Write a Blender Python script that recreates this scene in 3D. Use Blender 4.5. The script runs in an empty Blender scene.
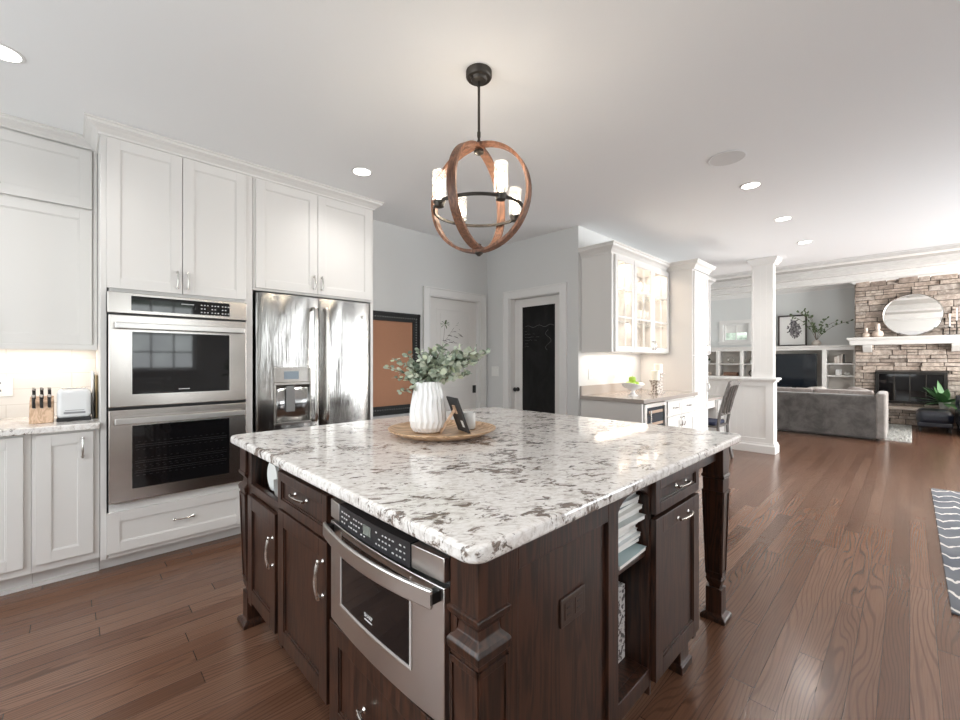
import bpy, bmesh, math, random
from mathutils import Vector, Matrix
random.seed(7)
PI = math.pi
C = bpy.context.scene.collection
SC = bpy.context.scene

# ------------------------------------------------------------------ camera
cam_d = bpy.data.cameras.new('camera'); cam = bpy.data.objects.new('camera', cam_d); C.objects.link(cam)
cam_d.sensor_width = 36; cam_d.lens = 419 / 960 * 36; cam_d.shift_y = 1 / 960
cam_d.clip_start = 0.05; cam_d.clip_end = 100
cam.location = (0, 0, 1.28); cam.rotation_euler = (PI / 2, 0, math.radians(45.75 - 90))
SC.camera = cam
SC.view_settings.view_transform = 'Standard'; SC.view_settings.look = 'None'
SC.view_settings.gamma = 1; SC.view_settings.use_curve_mapping = False
SC.view_settings.exposure = 0.60
SC.cycles.use_denoising = True
SC.cycles.max_bounces = 10; SC.cycles.diffuse_bounces = 6; SC.cycles.glossy_bounces = 5
SC.cycles.transmission_bounces = 8; SC.cycles.transparent_max_bounces = 12
SC.cycles.caustics_reflective = False; SC.cycles.caustics_refractive = False
SC.cycles.sample_clamp_indirect = 6

# ------------------------------------------------------------------ world: bright overcast sky over foliage
W = bpy.data.worlds.new('world'); SC.world = W; W.use_nodes = True
nt = W.node_tree; nt.nodes.clear()
def wn(t, **k):
    n = nt.nodes.new(t)
    for a, b in k.items(): setattr(n, a, b)
    return n
tc = wn('ShaderNodeTexCoord'); sx = wn('ShaderNodeSeparateXYZ'); nt.links.new(tc.outputs['Generated'], sx.inputs[0])
mr = wn('ShaderNodeMapRange'); mr.inputs[1].default_value = .42; mr.inputs[2].default_value = .72
nz = wn('ShaderNodeTexNoise'); nz.inputs['Scale'].default_value = 26; nz.inputs['Detail'].default_value = 6
nt.links.new(tc.outputs['Generated'], nz.inputs['Vector'])
ad = wn('ShaderNodeMath', operation='MULTIPLY_ADD'); nt.links.new(nz.outputs['Fac'], ad.inputs[0]); ad.inputs[1].default_value = .9
nt.links.new(sx.outputs['Z'], ad.inputs[2]); nt.links.new(ad.outputs[0], mr.inputs[0])
rp = wn('ShaderNodeValToRGB'); cr = rp.color_ramp
cr.elements[0].position = 0; cr.elements[0].color = (.10, .12, .10, 1)
cr.elements[1].position = 1; cr.elements[1].color = (.95, 1, 1.05, 1)
e = cr.elements.new(.45); e.color = (.42, .50, .42, 1)
nt.links.new(mr.outputs[0], rp.inputs[0])
bg = wn('ShaderNodeBackground'); bg.inputs[1].default_value = 1.6; nt.links.new(rp.outputs[0], bg.inputs[0])
wo = wn('ShaderNodeOutputWorld'); nt.links.new(bg.outputs[0], wo.inputs[0])

# ------------------------------------------------------------------ daylight through the windows
def area(name, loc, rot, sx_, sy_, power, col=(1, 1, 1)):
    d = bpy.data.lights.new(name, 'AREA'); d.shape = 'RECTANGLE'; d.size = sx_; d.size_y = sy_; d.energy = power; d.color = col
    o = bpy.data.objects.new(name, d); C.objects.link(o); o.location = loc; o.rotation_euler = rot
    return o
DAY = (.92, .965, 1.0)
# area lamps standing in for daylight outside each window, tilted up to brighten the ceiling
UP = math.radians(106)
area('daylight_sink_window', (1.0, -2.88, 1.72), (UP, 0, 0), 1.5, 1.2, 18, DAY)
area('daylight_dining_window', (6.05, -2.95, 1.3), (UP, 0, 0), 2.6, 2.2, 125, DAY)
area('daylight_back_window', (-2.05, 1.5, 1.45), (UP, 0, -PI / 2), 3.6, 1.8, 50, DAY)
area('daylight_living_window', (10.2, -4.90, 1.5), (UP, 0, 0), 3.2, 2.2, 640, (1, .975, .945))

# ------------------------------------------------------------------ material kit
def M(name, col, rough=.5, metal=0, **k):
    m = bpy.data.materials.new(name); m.use_nodes = True
    b = m.node_tree.nodes['Principled BSDF']
    b.inputs['Base Color'].default_value = (*col, 1); b.inputs['Roughness'].default_value = rough; b.inputs['Metallic'].default_value = metal
    for a, v in k.items():
        b.inputs[{'coat': 'Coat Weight', 'crough': 'Coat Roughness', 'emit': 'Emission Strength', 'trans': 'Transmission Weight', 'spec': 'Specular IOR Level', 'sheen': 'Sheen Weight', 'sss': 'Subsurface Weight', 'alpha': 'Alpha'}[a]].default_value = v
    if 'emit' in k: b.inputs['Emission Color'].default_value = (*col, 1)
    return m
class G:
    """tiny node-graph helper"""
    def __init__(s, m): s.m = m; s.t = m.node_tree; s.b = s.t.nodes['Principled BSDF']
    def n(s, t, ins=None, **k):
        x = s.t.nodes.new(t)
        for a, b in k.items(): setattr(x, a, b)
        for a, v in (ins or {}).items():
            if isinstance(v, bpy.types.NodeSocket): s.t.links.new(v, x.inputs[a])
            else: x.inputs[a].default_value = v
        return x
    def math(s, op, a, b=0.0, c=None):
        d = {0: a, 1: b}
        if c is not None: d[2] = c
        return s.n('ShaderNodeMath', d, operation=op).outputs[0]
    def coord(s, kind='Object', scale=(1, 1, 1), rot=(0, 0, 0)):
        c = s.n('ShaderNodeTexCoord').outputs[kind]
        return s.n('ShaderNodeMapping', {'Vector': c, 'Scale': scale, 'Rotation': rot}).outputs[0]
    def noise(s, vec, scale, detail=4, rough=.5, dist=0):
        return s.n('ShaderNodeTexNoise', {'Vector': vec, 'Scale': scale, 'Detail': detail, 'Roughness': rough, 'Distortion': dist}).outputs['Fac']
    def ramp(s, fac, stops):
        r = s.n('ShaderNodeValToRGB', {0: fac}); e = r.color_ramp.elements
        e[0].position = stops[0][0]; e[0].color = (*stops[0][1], 1)
        e[1].position = stops[-1][0]; e[1].color = (*stops[-1][1], 1)
        for p, c in stops[1:-1]: q = e.new(p); q.color = (*c, 1)
        return r.outputs[0]
    def mix(s, fac, a, b, mode='MIX'):
        x = s.n('ShaderNodeMix', data_type='RGBA', blend_type=mode)
        for i, v in ((0, fac), (6, a), (7, b)):
            if isinstance(v, bpy.types.NodeSocket): s.t.links.new(v, x.inputs[i])
            else: x.inputs[i].default_value = v if i == 0 else (*v, 1)
        return x.outputs[2]
    def base(s, c): s.t.links.new(c, s.b.inputs['Base Color'])
    def rough(s, c): s.t.links.new(c, s.b.inputs['Roughness'])
    def bump(s, h, strength=.2, dist=.01):
        b = s.n('ShaderNodeBump', {'Height': h, 'Strength': strength, 'Distance': dist})
        s.t.links.new(b.outputs[0], s.b.inputs['Normal'])
def g1(v): return (v, v, v)

white = M('white_paint', (.735, .72, .70), .4)
white_trim = M('white_trim_paint', (.76, .755, .745), .4)
wallgrey = M('grey_wall_paint', (.66, .665, .66), .75)
g = G(wallgrey); g.bump(g.noise(g.coord(), 240, 2), .04, .002)
wall_living = M('pale_wall_paint', (.68, .70, .70), .75)
ceil_m = M('ceiling_paint', (.86, .87, .88), .85)
chrome = M('brushed_nickel', (.62, .60, .57), .25, 1)
black_metal = M('black_metal', (.03, .028, .026), .4, .6)
black = M('black_plastic', (.012, .012, .013), .35)
black_gloss = M('black_glass', (.006, .006, .007), .04, spec=.6)
iron = M('dark_iron', (.07, .062, .055), .42, .8)
grey_quartz = M('taupe_quartz', (.42, .375, .34), .15)
candle_m = M('ivory_wax', (.86, .82, .72), .5, sss=.1)
glassy = M('clear_glass', (.96, .97, .97), .02, trans=1)
paper = M('white_paper', (.82, .82, .80), .7)
ceramic = M('white_ceramic', (.85, .85, .85), .25)
leather = M('navy_leather', (.010, .014, .026), .28, coat=.3)
navy = M('navy_fabric', (.012, .018, .05), .8)
cork_wood_pale = M('pale_wood', (.60, .43, .28), .5)
plasticw = M('white_plastic', (.80, .80, .78), .35)
beige_shelf = M('greige_panel', (.64, .60, .56), .6)
leaf_dark = M('dark_leaf', (.035, .10, .03), .45)
leaf_ol = M('olive_leaf', (.08, .12, .05), .5)
stem_m = M('brown_stem', (.10, .07, .04), .7)
pinkish = M('blush_ceramic', (.72, .60, .52), .4)
book_brown = M('brown_box', (.22, .12, .08), .6)

def pane_mat():
    m = bpy.data.materials.new('window_pane'); m.use_nodes = True; t = m.node_tree; t.nodes.clear()
    tr = t.nodes.new('ShaderNodeBsdfTransparent'); gl = t.nodes.new('ShaderNodeBsdfGlossy'); gl.inputs['Roughness'].default_value = .02
    mx = t.nodes.new('ShaderNodeMixShader'); fr = t.nodes.new('ShaderNodeFresnel'); fr.inputs[0].default_value = 1.45
    o = t.nodes.new('ShaderNodeOutputMaterial')
    gm = t.nodes.new('ShaderNodeNewGeometry'); iv = t.nodes.new('ShaderNodeMath'); iv.operation = 'SUBTRACT'; iv.inputs[0].default_value = 1; t.links.new(gm.outputs['Backfacing'], iv.inputs[1])
    ml = t.nodes.new('ShaderNodeMath'); ml.operation = 'MULTIPLY'; t.links.new(fr.outputs[0], ml.inputs[0]); t.links.new(iv.outputs[0], ml.inputs[1]); t.links.new(ml.outputs[0], mx.inputs[0]); t.links.new(tr.outputs[0], mx.inputs[1]); t.links.new(gl.outputs[0], mx.inputs[2]); t.links.new(mx.outputs[0], o.inputs[0])
    return m
pane = pane_mat()

# floor: stained oak strips running along x
floor_m = M('oak_floor', (.2, .11, .07), .3)
g = G(floor_m)
co = g.n('ShaderNodeTexCoord').outputs['Object']; s3 = g.n('ShaderNodeSeparateXYZ', {0: co})
X_, Y_ = s3.outputs[0], s3.outputs[1]
PW, PL = .085, 1.9
rowf = g.math('DIVIDE', Y_, PW); row = g.math('FLOOR', rowf)
off = g.n('ShaderNodeTexWhiteNoise', {'W': row}, noise_dimensions='1D').outputs['Value']
colf = g.math('ADD', g.math('DIVIDE', X_, PL), g.math('MULTIPLY', off, 7.3)); col = g.math('FLOOR', colf)
rc = g.n('ShaderNodeCombineXYZ', {0: row, 1: col}).outputs[0]
wn_ = g.n('ShaderNodeTexWhiteNoise', {'Vector': rc}, noise_dimensions='2D'); rnd = wn_.outputs['Value']
gv = g.n('ShaderNodeCombineXYZ', {0: g.math('MULTIPLY', X_, .55), 1: g.math('MULTIPLY', Y_, 4.2), 2: g.math('MULTIPLY', rnd, 37.0)}).outputs[0]
n1 = g.noise(gv, 1.7, 1.5, .4, .2)
rings = g.math('SINE', g.math('ADD', g.math('MULTIPLY', n1, 85.0), g.math('MULTIPLY', Y_, 420.0)))
ringl = g.n('ShaderNodeMapRange', {0: rings, 1: .30, 2: .95, 3: 0.0, 4: 1.0}).outputs[0]
fv = g.n('ShaderNodeCombineXYZ', {0: g.math('MULTIPLY', X_, 4.0), 1: g.math('MULTIPLY', Y_, 160.0), 2: rnd}).outputs[0]
fine = g.noise(fv, 1.0, 4, .6)
basec = g.ramp(rnd, [(0, (.122, .058, .034)), (.35, (.155, .077, .047)), (.7, (.180, .094, .059)), (1, (.208, .113, .074))])
c1 = g.mix(g.math('MULTIPLY', ringl, g.math('MULTIPLY_ADD', wn_.outputs['Color'], .38, .26)), basec, (.045, .022, .014))
c2 = g.mix(g.math('MULTIPLY', g.n('ShaderNodeMapRange', {0: fine, 1: .45, 2: .75}).outputs[0], .45), c1, (.055, .028, .018))
fy = g.math('FRACT', rowf); fx = g.math('FRACT', colf)
gap = g.math('MAXIMUM', g.math('LESS_THAN', fy, .022), g.math('LESS_THAN', fx, .0018))
g.base(g.mix(g.math('MULTIPLY', gap, .8), c2, (.02, .01, .007)))
g.rough(g.math('MULTIPLY_ADD', fine, .16, .12))
hgt = g.math('SUBTRACT', g.math('MULTIPLY', ringl, -.10), g.math('MULTIPLY', gap, 1.5))
g.bump(g.math('ADD', hgt, g.math('MULTIPLY', g.noise(g.coord(), 6, 2), 1.4)), .25, .0035)

# granite
def granite(name, scale=1.0):
    m = M(name, (.7, .68, .65), .09, spec=.6); g = G(m)
    v = g.coord('Object', (scale,) * 3, (0, 0, .5))
    w = g.n('ShaderNodeMapping', {'Vector': v, 'Scale': (1, 1.7, 1)}).outputs[0]
    big = g.noise(w, 3.2, 5, .6, .8); mid = g.noise(w, 15, 6, .68, 1.2); small = g.noise(w, 48, 5, .65, .5); fl = g.noise(w, 34, 3, .6, 1.5)
    c = g.ramp(small, [(.3, (.50, .46, .43)), (.42, (.74, .71, .68)), (.55, (.85, .83, .81)), (.8, (.90, .89, .88))])
    greym = g.n('ShaderNodeMapRange', {0: g.math('ADD', g.math('MULTIPLY', mid, .75), g.math('MULTIPLY', big, .35)), 1: .585, 2: .66}).outputs[0]
    c = g.mix(g.math('MULTIPLY', greym, .60), c, (.46, .41, .38))
    mid2 = g.noise(g.n('ShaderNodeMapping', {'Vector': w, 'Location': (7, 3, 1)}).outputs[0], 19, 7, .72, .7)
    brm = g.n('ShaderNodeMapRange', {0: g.math('ADD', g.math('MULTIPLY', mid2, .8), g.math('MULTIPLY', g.noise(g.n('ShaderNodeMapping', {'Vector': w, 'Location': (2, 9, 1)}).outputs[0], 3.5, 4, .6, .6), .35)), 1: .612, 2: .65}).outputs[0]
    brc = g.ramp(fl, [(.35, (.04, .026, .02)), (.5, (.12, .08, .058)), (.65, (.20, .15, .12))])
    c = g.mix(g.math('MULTIPLY', brm, .9), c, brc)
    g.base(c)
    return m
granite_m = granite('granite')

# dark stained wood
def wood(name, dark, light, axis='z', rough=.28, dens=1.0, coat=.25):
    m = M(name, dark, rough, coat=coat, crough=.2); g = G(m)
    sc = {'z': (9, 9, .7), 'x': (.7, 9, 9), 'y': (9, .7, 9)}[axis]
    v = g.coord('Object', tuple(q * dens for q in sc))
    n = g.noise(v, 1.6, 3, .5, .4); r = g.math('MULTIPLY_ADD', g.math('SINE', g.math('MULTIPLY', n, 60.0)), .5, .5)
    f = g.noise(g.coord('Object', tuple(q * 12 * dens for q in sc)), 1.5, 4, .6)
    fac = g.math('ADD', g.math('MULTIPLY', r, .45), g.math('MULTIPLY', f, .55))
    g.base(g.ramp(fac, [(.2, dark), (.75, light)])); g.bump(f, .08, .002)
    return m
dwood = wood('espresso_wood', (.011, .0055, .004), (.056, .022, .012), 'z', .36, coat=.06)
dwood_x = wood('espresso_wood_cross', (.011, .0055, .004), (.056, .022, .012), 'x', .36, coat=.06)
ring_wood = wood('walnut_ring', (.085, .036, .020), (.25, .115, .065), 'z', .45, 1.3, 0)
tray_wood = wood('light_acacia', (.36, .20, .10), (.72, .50, .31), 'x', .35, .8)
grey_wood = wood('weathered_chair_wood', (.05, .044, .04), (.15, .13, .12), 'z', .5)
block_wood = wood('knife_block_wood', (.50, .32, .20), (.70, .49, .34), 'z', .5)
plank_white = wood('whitewashed_plank', (.40, .39, .37), (.58, .57, .55), 'y', .7, 1.6, 0)
g = G(plank_white); 
beam_m = wood('whitewashed_beam', (.74, .73, .72), (.86, .855, .84), 'y', .7, 1.5, 0)

# stainless
def steel(name, wav=0, col=(.60, .585, .57), rough=.2):
    m = M(name, col, rough, 1); g = G(m)
    br = g.noise(g.coord('Object', (300, 300, 3)), 1, 2)
    if wav:
        n = g.noise(g.coord('Object', (1, 1, .20)), 3.6, 1.0, .35, 1.1)
        h = g.math('ADD', g.math('MULTIPLY', n, wav), g.math('MULTIPLY', br, .02)); g.bump(h, 1, .05)
    else:
        g.bump(br, .03, .002)
    return m
steel_flat = steel('stainless_steel', 0, (.70, .68, .66), .30); steel_wavy = steel('stainless_door_sheet', .60, (.45, .44, .425), .15)
steel_warm = steel('stainless_warm', 0, (.60, .565, .535), .24)

# subway tile, tiles in the x-z plane
tile_m = M('subway_tile', (.8, .78, .74), .2); g = G(tile_m)
cv = g.n('ShaderNodeTexCoord').outputs['Object']; s3 = g.n('ShaderNodeSeparateXYZ', {0: cv})
bv = g.n('ShaderNodeCombineXYZ', {0: s3.outputs[0], 1: s3.outputs[2]}).outputs[0]
bt = g.n('ShaderNodeTexBrick', {'Vector': bv, 'Color1': (.74, .72, .69, 1), 'Color2': (.71, .69, .66, 1), 'Mortar': (.60, .57, .53, 1), 'Scale': 1, 'Mortar Size': .0022, 'Brick Width': .30, 'Row Height': .10, 'Bias': 0, 'Mortar Smooth': .3})
g.base(bt.outputs['Color']); g.bump(bt.outputs['Fac'], -.3, .003)

# fireplace stone: colour per stone
stone_m = M('ledge_stone', (.4, .33, .28), .85); g = G(stone_m)
ri = g.n('ShaderNodeNewGeometry').outputs['Random Per Island']
c = g.ramp(ri, [(0, (.36, .30, .26)), (.25, (.50, .41, .35)), (.5, (.58, .49, .42)), (.75, (.48, .43, .39)), (1, (.62, .53, .46))])
nn = g.noise(g.coord(), 14, 6, .65, .4)
c = g.mix(g.n('ShaderNodeMapRange', {0: nn, 1: .42, 2: .62}).outputs[0], g.mix(.55, c, (.16, .125, .10)), c)
g.base(c); g.bump(g.noise(g.coord(), 22, 6, .65), .7, .02)
mortar = M('mortar', (.10, .085, .075), .95)

# textiles
def fabric(name, c1, c2, scale, rough=.9, sheen=.3, dist=1.0):
    m = M(name, c1, rough, sheen=sheen); g = G(m)
    n = g.noise(g.coord(), scale, 5, .65, dist); g.base(g.ramp(n, [(.35, c1), (.65, c2)])); g.bump(n, .2, .01)
    return m
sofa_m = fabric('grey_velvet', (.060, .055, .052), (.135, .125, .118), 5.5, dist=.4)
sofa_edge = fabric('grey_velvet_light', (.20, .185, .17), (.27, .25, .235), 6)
pillow_m = fabric('blush_velvet', (.26, .22, .20), (.36, .31, .29), 9)
throw_m = fabric('cream_throw', (.55, .50, .46), (.70, .66, .62), 20)
shag_m = fabric('shag_pile', (.33, .33, .31), (.62, .62, .60), 30)
cork_m = fabric('cork', (.36, .175, .10), (.44, .22, .13), 300, .8, 0)
rug_m = M('patterned_rug', (.12, .13, .15), .95); g = G(rug_m)
cv = g.n('ShaderNodeTexCoord').outputs['Object']; s3 = g.n('ShaderNodeSeparateXYZ', {0: cv})
zz = g.math('ABSOLUTE', g.math('SUBTRACT', g.math('FRACT', g.math('MULTIPLY', s3.outputs[1], 5.5)), .5))
wob = g.noise(g.coord('Object', (9, 9, 1)), 1.3, 3)
ph = g.math('FRACT', g.math('ADD', g.math('MULTIPLY', s3.outputs[0], 4.6), g.math('ADD', g.math('MULTIPLY', zz, 1.1), g.math('MULTIPLY', wob, .5))))
ln = g.math('LESS_THAN', g.math('ABSOLUTE', g.math('SUBTRACT', ph, .5)), .075)
nb = g.noise(g.coord(), 3, 3); bc = g.ramp(nb, [(.3, (.07, .08, .10)), (.7, (.16, .165, .18))])
g.base(g.mix(ln, bc, (.60, .58, .55))); g.bump(g.noise(g.coord(), 200, 2), .3, .004)
euc_m = M('eucalyptus_leaf', (.25, .32, .24), .55); g = G(euc_m)
ri = g.n('ShaderNodeNewGeometry').outputs['Random Per Island']
g.base(g.ramp(ri, [(0, (.18, .23, .17)), (.4, (.40, .46, .37)), (.8, (.60, .64, .53)), (1, (.50, .55, .36))]))
euc_dark = M('eucalyptus_dry_leaf', (.10, .08, .075), .6)
mirror_m = M('mirror_silver', (.85, .86, .86), .02, 1)

# ------------------------------------------------------------------ mesh kit
_jr = random.Random(99)
def box(bm, x0, x1, y0, y1, z0, z1):
    j = lambda: _jr.uniform(0, .0004)   # keeps faces of joined boards from coinciding
    x0 -= j(); x1 += j(); y0 -= j(); y1 += j(); z0 -= j() * .3; z1 += j() * .3
    vs = [bm.verts.new(p) for p in ((x0, y0, z0), (x1, y0, z0), (x1, y1, z0), (x0, y1, z0), (x0, y0, z1), (x1, y0, z1), (x1, y1, z1), (x0, y1, z1))]
    for f in ((3, 2, 1, 0), (4, 5, 6, 7), (0, 1, 5, 4), (1, 2, 6, 5), (2, 3, 7, 6), (3, 0, 4, 7)): bm.faces.new([vs[i] for i in f])
    return vs
def fb(bm, fr, s0, s1, d0, d1, z0, z1):
    """box on a front face: s along the face, d outward. fr=('y', y0) faces -y ; ('x', x0) faces -x"""
    a, o = fr
    if a == 'y': return box(bm, s0, s1, o - d1, o - d0, z0, z1)
    return box(bm, o - d1, o - d0, s0, s1, z0, z1)
def fp(fr, s, d, z):
    return Vector((s, fr[1] - d, z)) if fr[0] == 'y' else Vector((fr[1] - d, s, z))
def tube(bm, pts, r, n=8, closed=False, flat=None):
    pts = [Vector(p) for p in pts]; rings = []
    N = len(pts); up = None
    for i, p in enumerate(pts):
        if closed: t = (pts[(i + 1) % N] - pts[i - 1]).normalized()
        else: t = (pts[min(i + 1, N - 1)] - pts[max(i - 1, 0)]).normalized()
        if up is None: up = t.orthogonal().normalized() if flat is None else Vector(flat)
        if flat is not None: up = Vector(flat)
        s = t.cross(up).normalized(); u = s.cross(t).normalized(); up = u
        rr = r[i] if isinstance(r, (list, tuple)) and not isinstance(r, tuple) else r
        if isinstance(rr, tuple): a, b = rr
        else: a = b = rr
        rings.append([bm.verts.new(p + s * a * math.cos(2 * PI * k / n + PI / n) + u * b * math.sin(2 * PI * k / n + PI / n)) for k in range(n)])
    for i in range(N if closed else N - 1):
        A, B_ = rings[i], rings[(i + 1) % N]
        for k in range(n): bm.faces.new((A[k], A[(k + 1) % n], B_[(k + 1) % n], B_[k]))
    if not closed: bm.faces.new(rings[0][::-1]); bm.faces.new(rings[-1])
def lathe(bm, c, prof, n=32, axis='z', cap=True):
    c = Vector(c); rings = []
    for r, h in prof:
        ring = []
        for k in range(n):
            a = 2 * PI * k / n; p = (r * math.cos(a), r * math.sin(a), h)
            if axis == 'x': p = (h, p[0], p[1])
            if axis == 'y': p = (p[0], h, p[1])
            ring.append(bm.verts.new(c + Vector(p)))
        rings.append(ring)
    for A, B_ in zip(rings, rings[1:]):
        for k in range(n): bm.faces.new((A[k], A[(k + 1) % n], B_[(k + 1) % n], B_[k]))
    if cap: bm.faces.new(rings[0][::-1]); bm.faces.new(rings[-1])
def sqloft(bm, cx, cy, prof):
    rings = []
    for z, h in prof:
        hx, hy = h if isinstance(h, tuple) else (h, h)
        rings.append([bm.verts.new((cx + a * hx, cy + b * hy, z)) for a, b in ((-1, -1), (1, -1), (1, 1), (-1, 1))])
    for A, B_ in zip(rings, rings[1:]):
        for k in range(4): bm.faces.new((A[k], A[(k + 1) % 4], B_[(k + 1) % 4], B_[k]))
    bm.faces.new(rings[0][::-1]); bm.faces.new(rings[-1])
def sweep(bm, path, prof, side=1):
    """profile (outward, z) swept along a plan polyline with mitres; side=1: outward is to the right of travel"""
    P = [Vector((p[0], p[1])) for p in path]; N = len(P); rings = []
    for i in range(N):
        d0 = (P[i] - P[i - 1]).normalized() if i else None; d1 = (P[i + 1] - P[i]).normalized() if i < N - 1 else None
        d0 = d0 or d1; d1 = d1 or d0
        n0 = Vector((d0.y, -d0.x)) * side; n1 = Vector((d1.y, -d1.x)) * side
        m = (n0 + n1).normalized(); m = m / max(.2, m.dot(n0))
        rings.append([bm.verts.new((P[i].x + m.x * o, P[i].y + m.y * o, z)) for o, z in prof])
    K = len(prof)
    for A, B_ in zip(rings, rings[1:]):
        for k in range(K): bm.faces.new((A[k], A[(k + 1) % K], B_[(k + 1) % K], B_[k]))
    bm.faces.new(rings[0][::-1]); bm.faces.new(rings[-1])
ORG = {}
def org(o):
    return Vector(ORG.get(o.name, (0, 0, 0))) if o else Vector((0, 0, 0))
def obj(name, bm, mat, parent=None, bev=0, smooth=False, sub=0, seg=2, ang=30, solid=0):
    me = bpy.data.meshes.new(name)
    bmesh.ops.recalc_face_normals(bm, faces=bm.faces)
    if parent:
        bmesh.ops.translate(bm, verts=bm.verts, vec=-org(parent))
    bm.to_mesh(me); bm.free()
    o = bpy.data.objects.new(name, me); C.objects.link(o)
    if parent: o.parent = parent; ORG[o.name] = tuple(org(parent))
    me.materials.append(mat)
    if smooth:
        for p in me.polygons: p.use_smooth = True
    if solid:
        m = o.modifiers.new('thick', 'SOLIDIFY'); m.thickness = solid; m.offset = 0
    if bev:
        m = o.modifiers.new('bevel', 'BEVEL'); m.width = bev; m.segments = seg; m.limit_method = 'ANGLE'; m.angle_limit = math.radians(ang)
    if sub:
        m = o.modifiers.new('sub', 'SUBSURF'); m.levels = sub; m.render_levels = sub
    if smooth and not sub:
        try:
            me.set_sharp_from_angle(angle=math.radians(40))
        except Exception: pass
    return o
def tag(o, label=None, cat=None, group=None, kind=None):
    if label: o['label'] = label
    if cat: o['category'] = cat
    if group: o['group'] = group
    if kind: o['kind'] = kind
    return o
def thing(name, label, cat, loc=(0, 0, 0), rotz=0, group=None, local=False):
    o = bpy.data.objects.new(name, None); C.objects.link(o); o.location = loc; o.rotation_euler = (0, 0, rotz); o.empty_display_size = .1
    ORG[o.name] = (0, 0, 0) if local else tuple(loc)
    return tag(o, label, cat, group)
def rebase(o):
    """move a single-mesh thing's origin to its base"""
    me = o.data; c = Vector((0, 0, 0)); zs = min(v.co.z for v in me.vertices)
    xs = [v.co.x for v in me.vertices]; ys = [v.co.y for v in me.vertices]
    c = Vector(((min(xs) + max(xs)) / 2, (min(ys) + max(ys)) / 2, zs))
    me.transform(Matrix.Translation(-c)); o.location = c
    return o
def one(name, bm, mat, label, cat, group=None, base=True, **k):
    o = tag(obj(name, bm, mat, None, **k), label, cat, group)
    return rebase(o) if base else o
def dup(root, loc=None, rotz=None, label=None):
    r = root.copy(); C.objects.link(r)
    if loc is not None: r.location = loc
    if rotz is not None: r.rotation_euler = (0, 0, rotz)
    if label: r['label'] = label
    for ch in list(root.children):
        c = ch.copy(); C.objects.link(c); c.parent = r
        for gch in list(ch.children):
            d = gch.copy(); C.objects.link(d); d.parent = c
    return r
def struct(name, bm, mat, **k):
    o = obj(name, bm, mat, None, **k); o['kind'] = 'structure'; return o
NB = bmesh.new

# --- cabinetry pieces
def shaker(name, fr, s0, s1, z0, z1, mat, parent, rail=.065, th=.02, rec=.007):
    bm = NB()
    fb(bm, fr, s0, s0 + rail, 0, th, z0, z1); fb(bm, fr, s1 - rail, s1, 0, th, z0, z1)
    fb(bm, fr, s0 + rail, s1 - rail, 0, th, z0, z0 + rail); fb(bm, fr, s0 + rail, s1 - rail, 0, th, z1 - rail, z1)
    fb(bm, fr, s0 + rail - .001, s1 - rail + .001, 0, th - rec, z0 + rail - .001, z1 - rail + .001)
    # small bead around the recess
    w = .006
    for a, b, c, d in ((s0 + rail, s0 + rail + w, z0 + rail, z1 - rail), (s1 - rail - w, s1 - rail, z0 + rail, z1 - rail),
                       (s0 + rail, s1 - rail, z0 + rail, z0 + rail + w), (s0 + rail, s1 - rail, z1 - rail - w, z1 - rail)):
        fb(bm, fr, a, b, 0, th - rec * .5, c, d)
    return obj(name, bm, mat, parent, bev=.0015)
def handle(fr, s, z, parent, vert=True, L=.11, d=.02, mat=None, r=.0055, name='handle'):
    bm = NB()
    q = []
    for i in range(13):
        t = -1 + 2 * i / 12; dd = d + .027 - .011 * t * t
        q.append(fp(fr, s, dd, z + t * L / 2) if vert else fp(fr, s + t * L / 2, dd, z))
    tube(bm, q, [(r * 1.15, r * .8)] * 13, 8)
    for t in (-.86, .86):
        a = fp(fr, s, d, z + t * L / 2) if vert else fp(fr, s + t * L / 2, d, z)
        b = fp(fr, s, d + .024, z + t * L / 2) if vert else fp(fr, s + t * L / 2, d + .024, z)
        m = (a * .9 + b * .1)
        tube(bm, [a, m, a * .7 + b * .3, b], [(r * 1.6, r * 1.6), (r * 1.6, r * 1.6), (r * .8, r * .8), (r * .9, r * .9)], 8)
    return obj(name, bm, mat or chrome, parent, smooth=True)

# ================================================================== THE SETTING
bm = NB(); box(bm, -1.7, 12.7, -4.7, 4.8, -.1, 0); struct('floor', bm, floor_m)
bm = NB(); box(bm, -1.7, 7.72, -2.7, 4.15, 2.71, 3.1); struct('ceiling', bm, ceil_m)
# living room ceiling: whitewashed planks, laid as real boards
bm = NB()
xx = 7.72
while xx < 12.7:
    box(bm, xx + .004, xx + .136, -4.7, 4.8, 3.05 + random.uniform(0, .004), 3.08); xx += .14
box(bm, 7.7, 12.7, -4.7, 4.8, 3.07, 3.12)
o = struct('ceiling', bm, plank_white, bev=.002)
# living-room beams and crown
bm = NB()
for bx in (8.15, 9.2, 10.4, 11.5): box(bm, bx, bx + .20, -4.6, 4.7, 2.92, 3.06)
struct('trim_1', bm, beam_m, bev=.004)
CR = [(0, 0), (.012, 0), (.016, .02), (.045, .055), (.075, .075), (.078, .10), (.09, .105), (.09, .12), (0, .12)]
bm = NB(); sweep(bm, [(12.13, -4.6), (12.13, .825 + .02), (12.6, .845), (12.6, 4.7)], [(o_ * 1.15, 2.93 + z) for o_, z in CR], side=-1); struct('trim_2', bm, white_trim, bev=.002)
# header edge between the kitchen ceiling and the living room
bm = NB(); box(bm, 7.70, 7.74, -2.7, 4.15, 2.70, 3.07); struct('trim_3', bm, white_trim)

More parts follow.
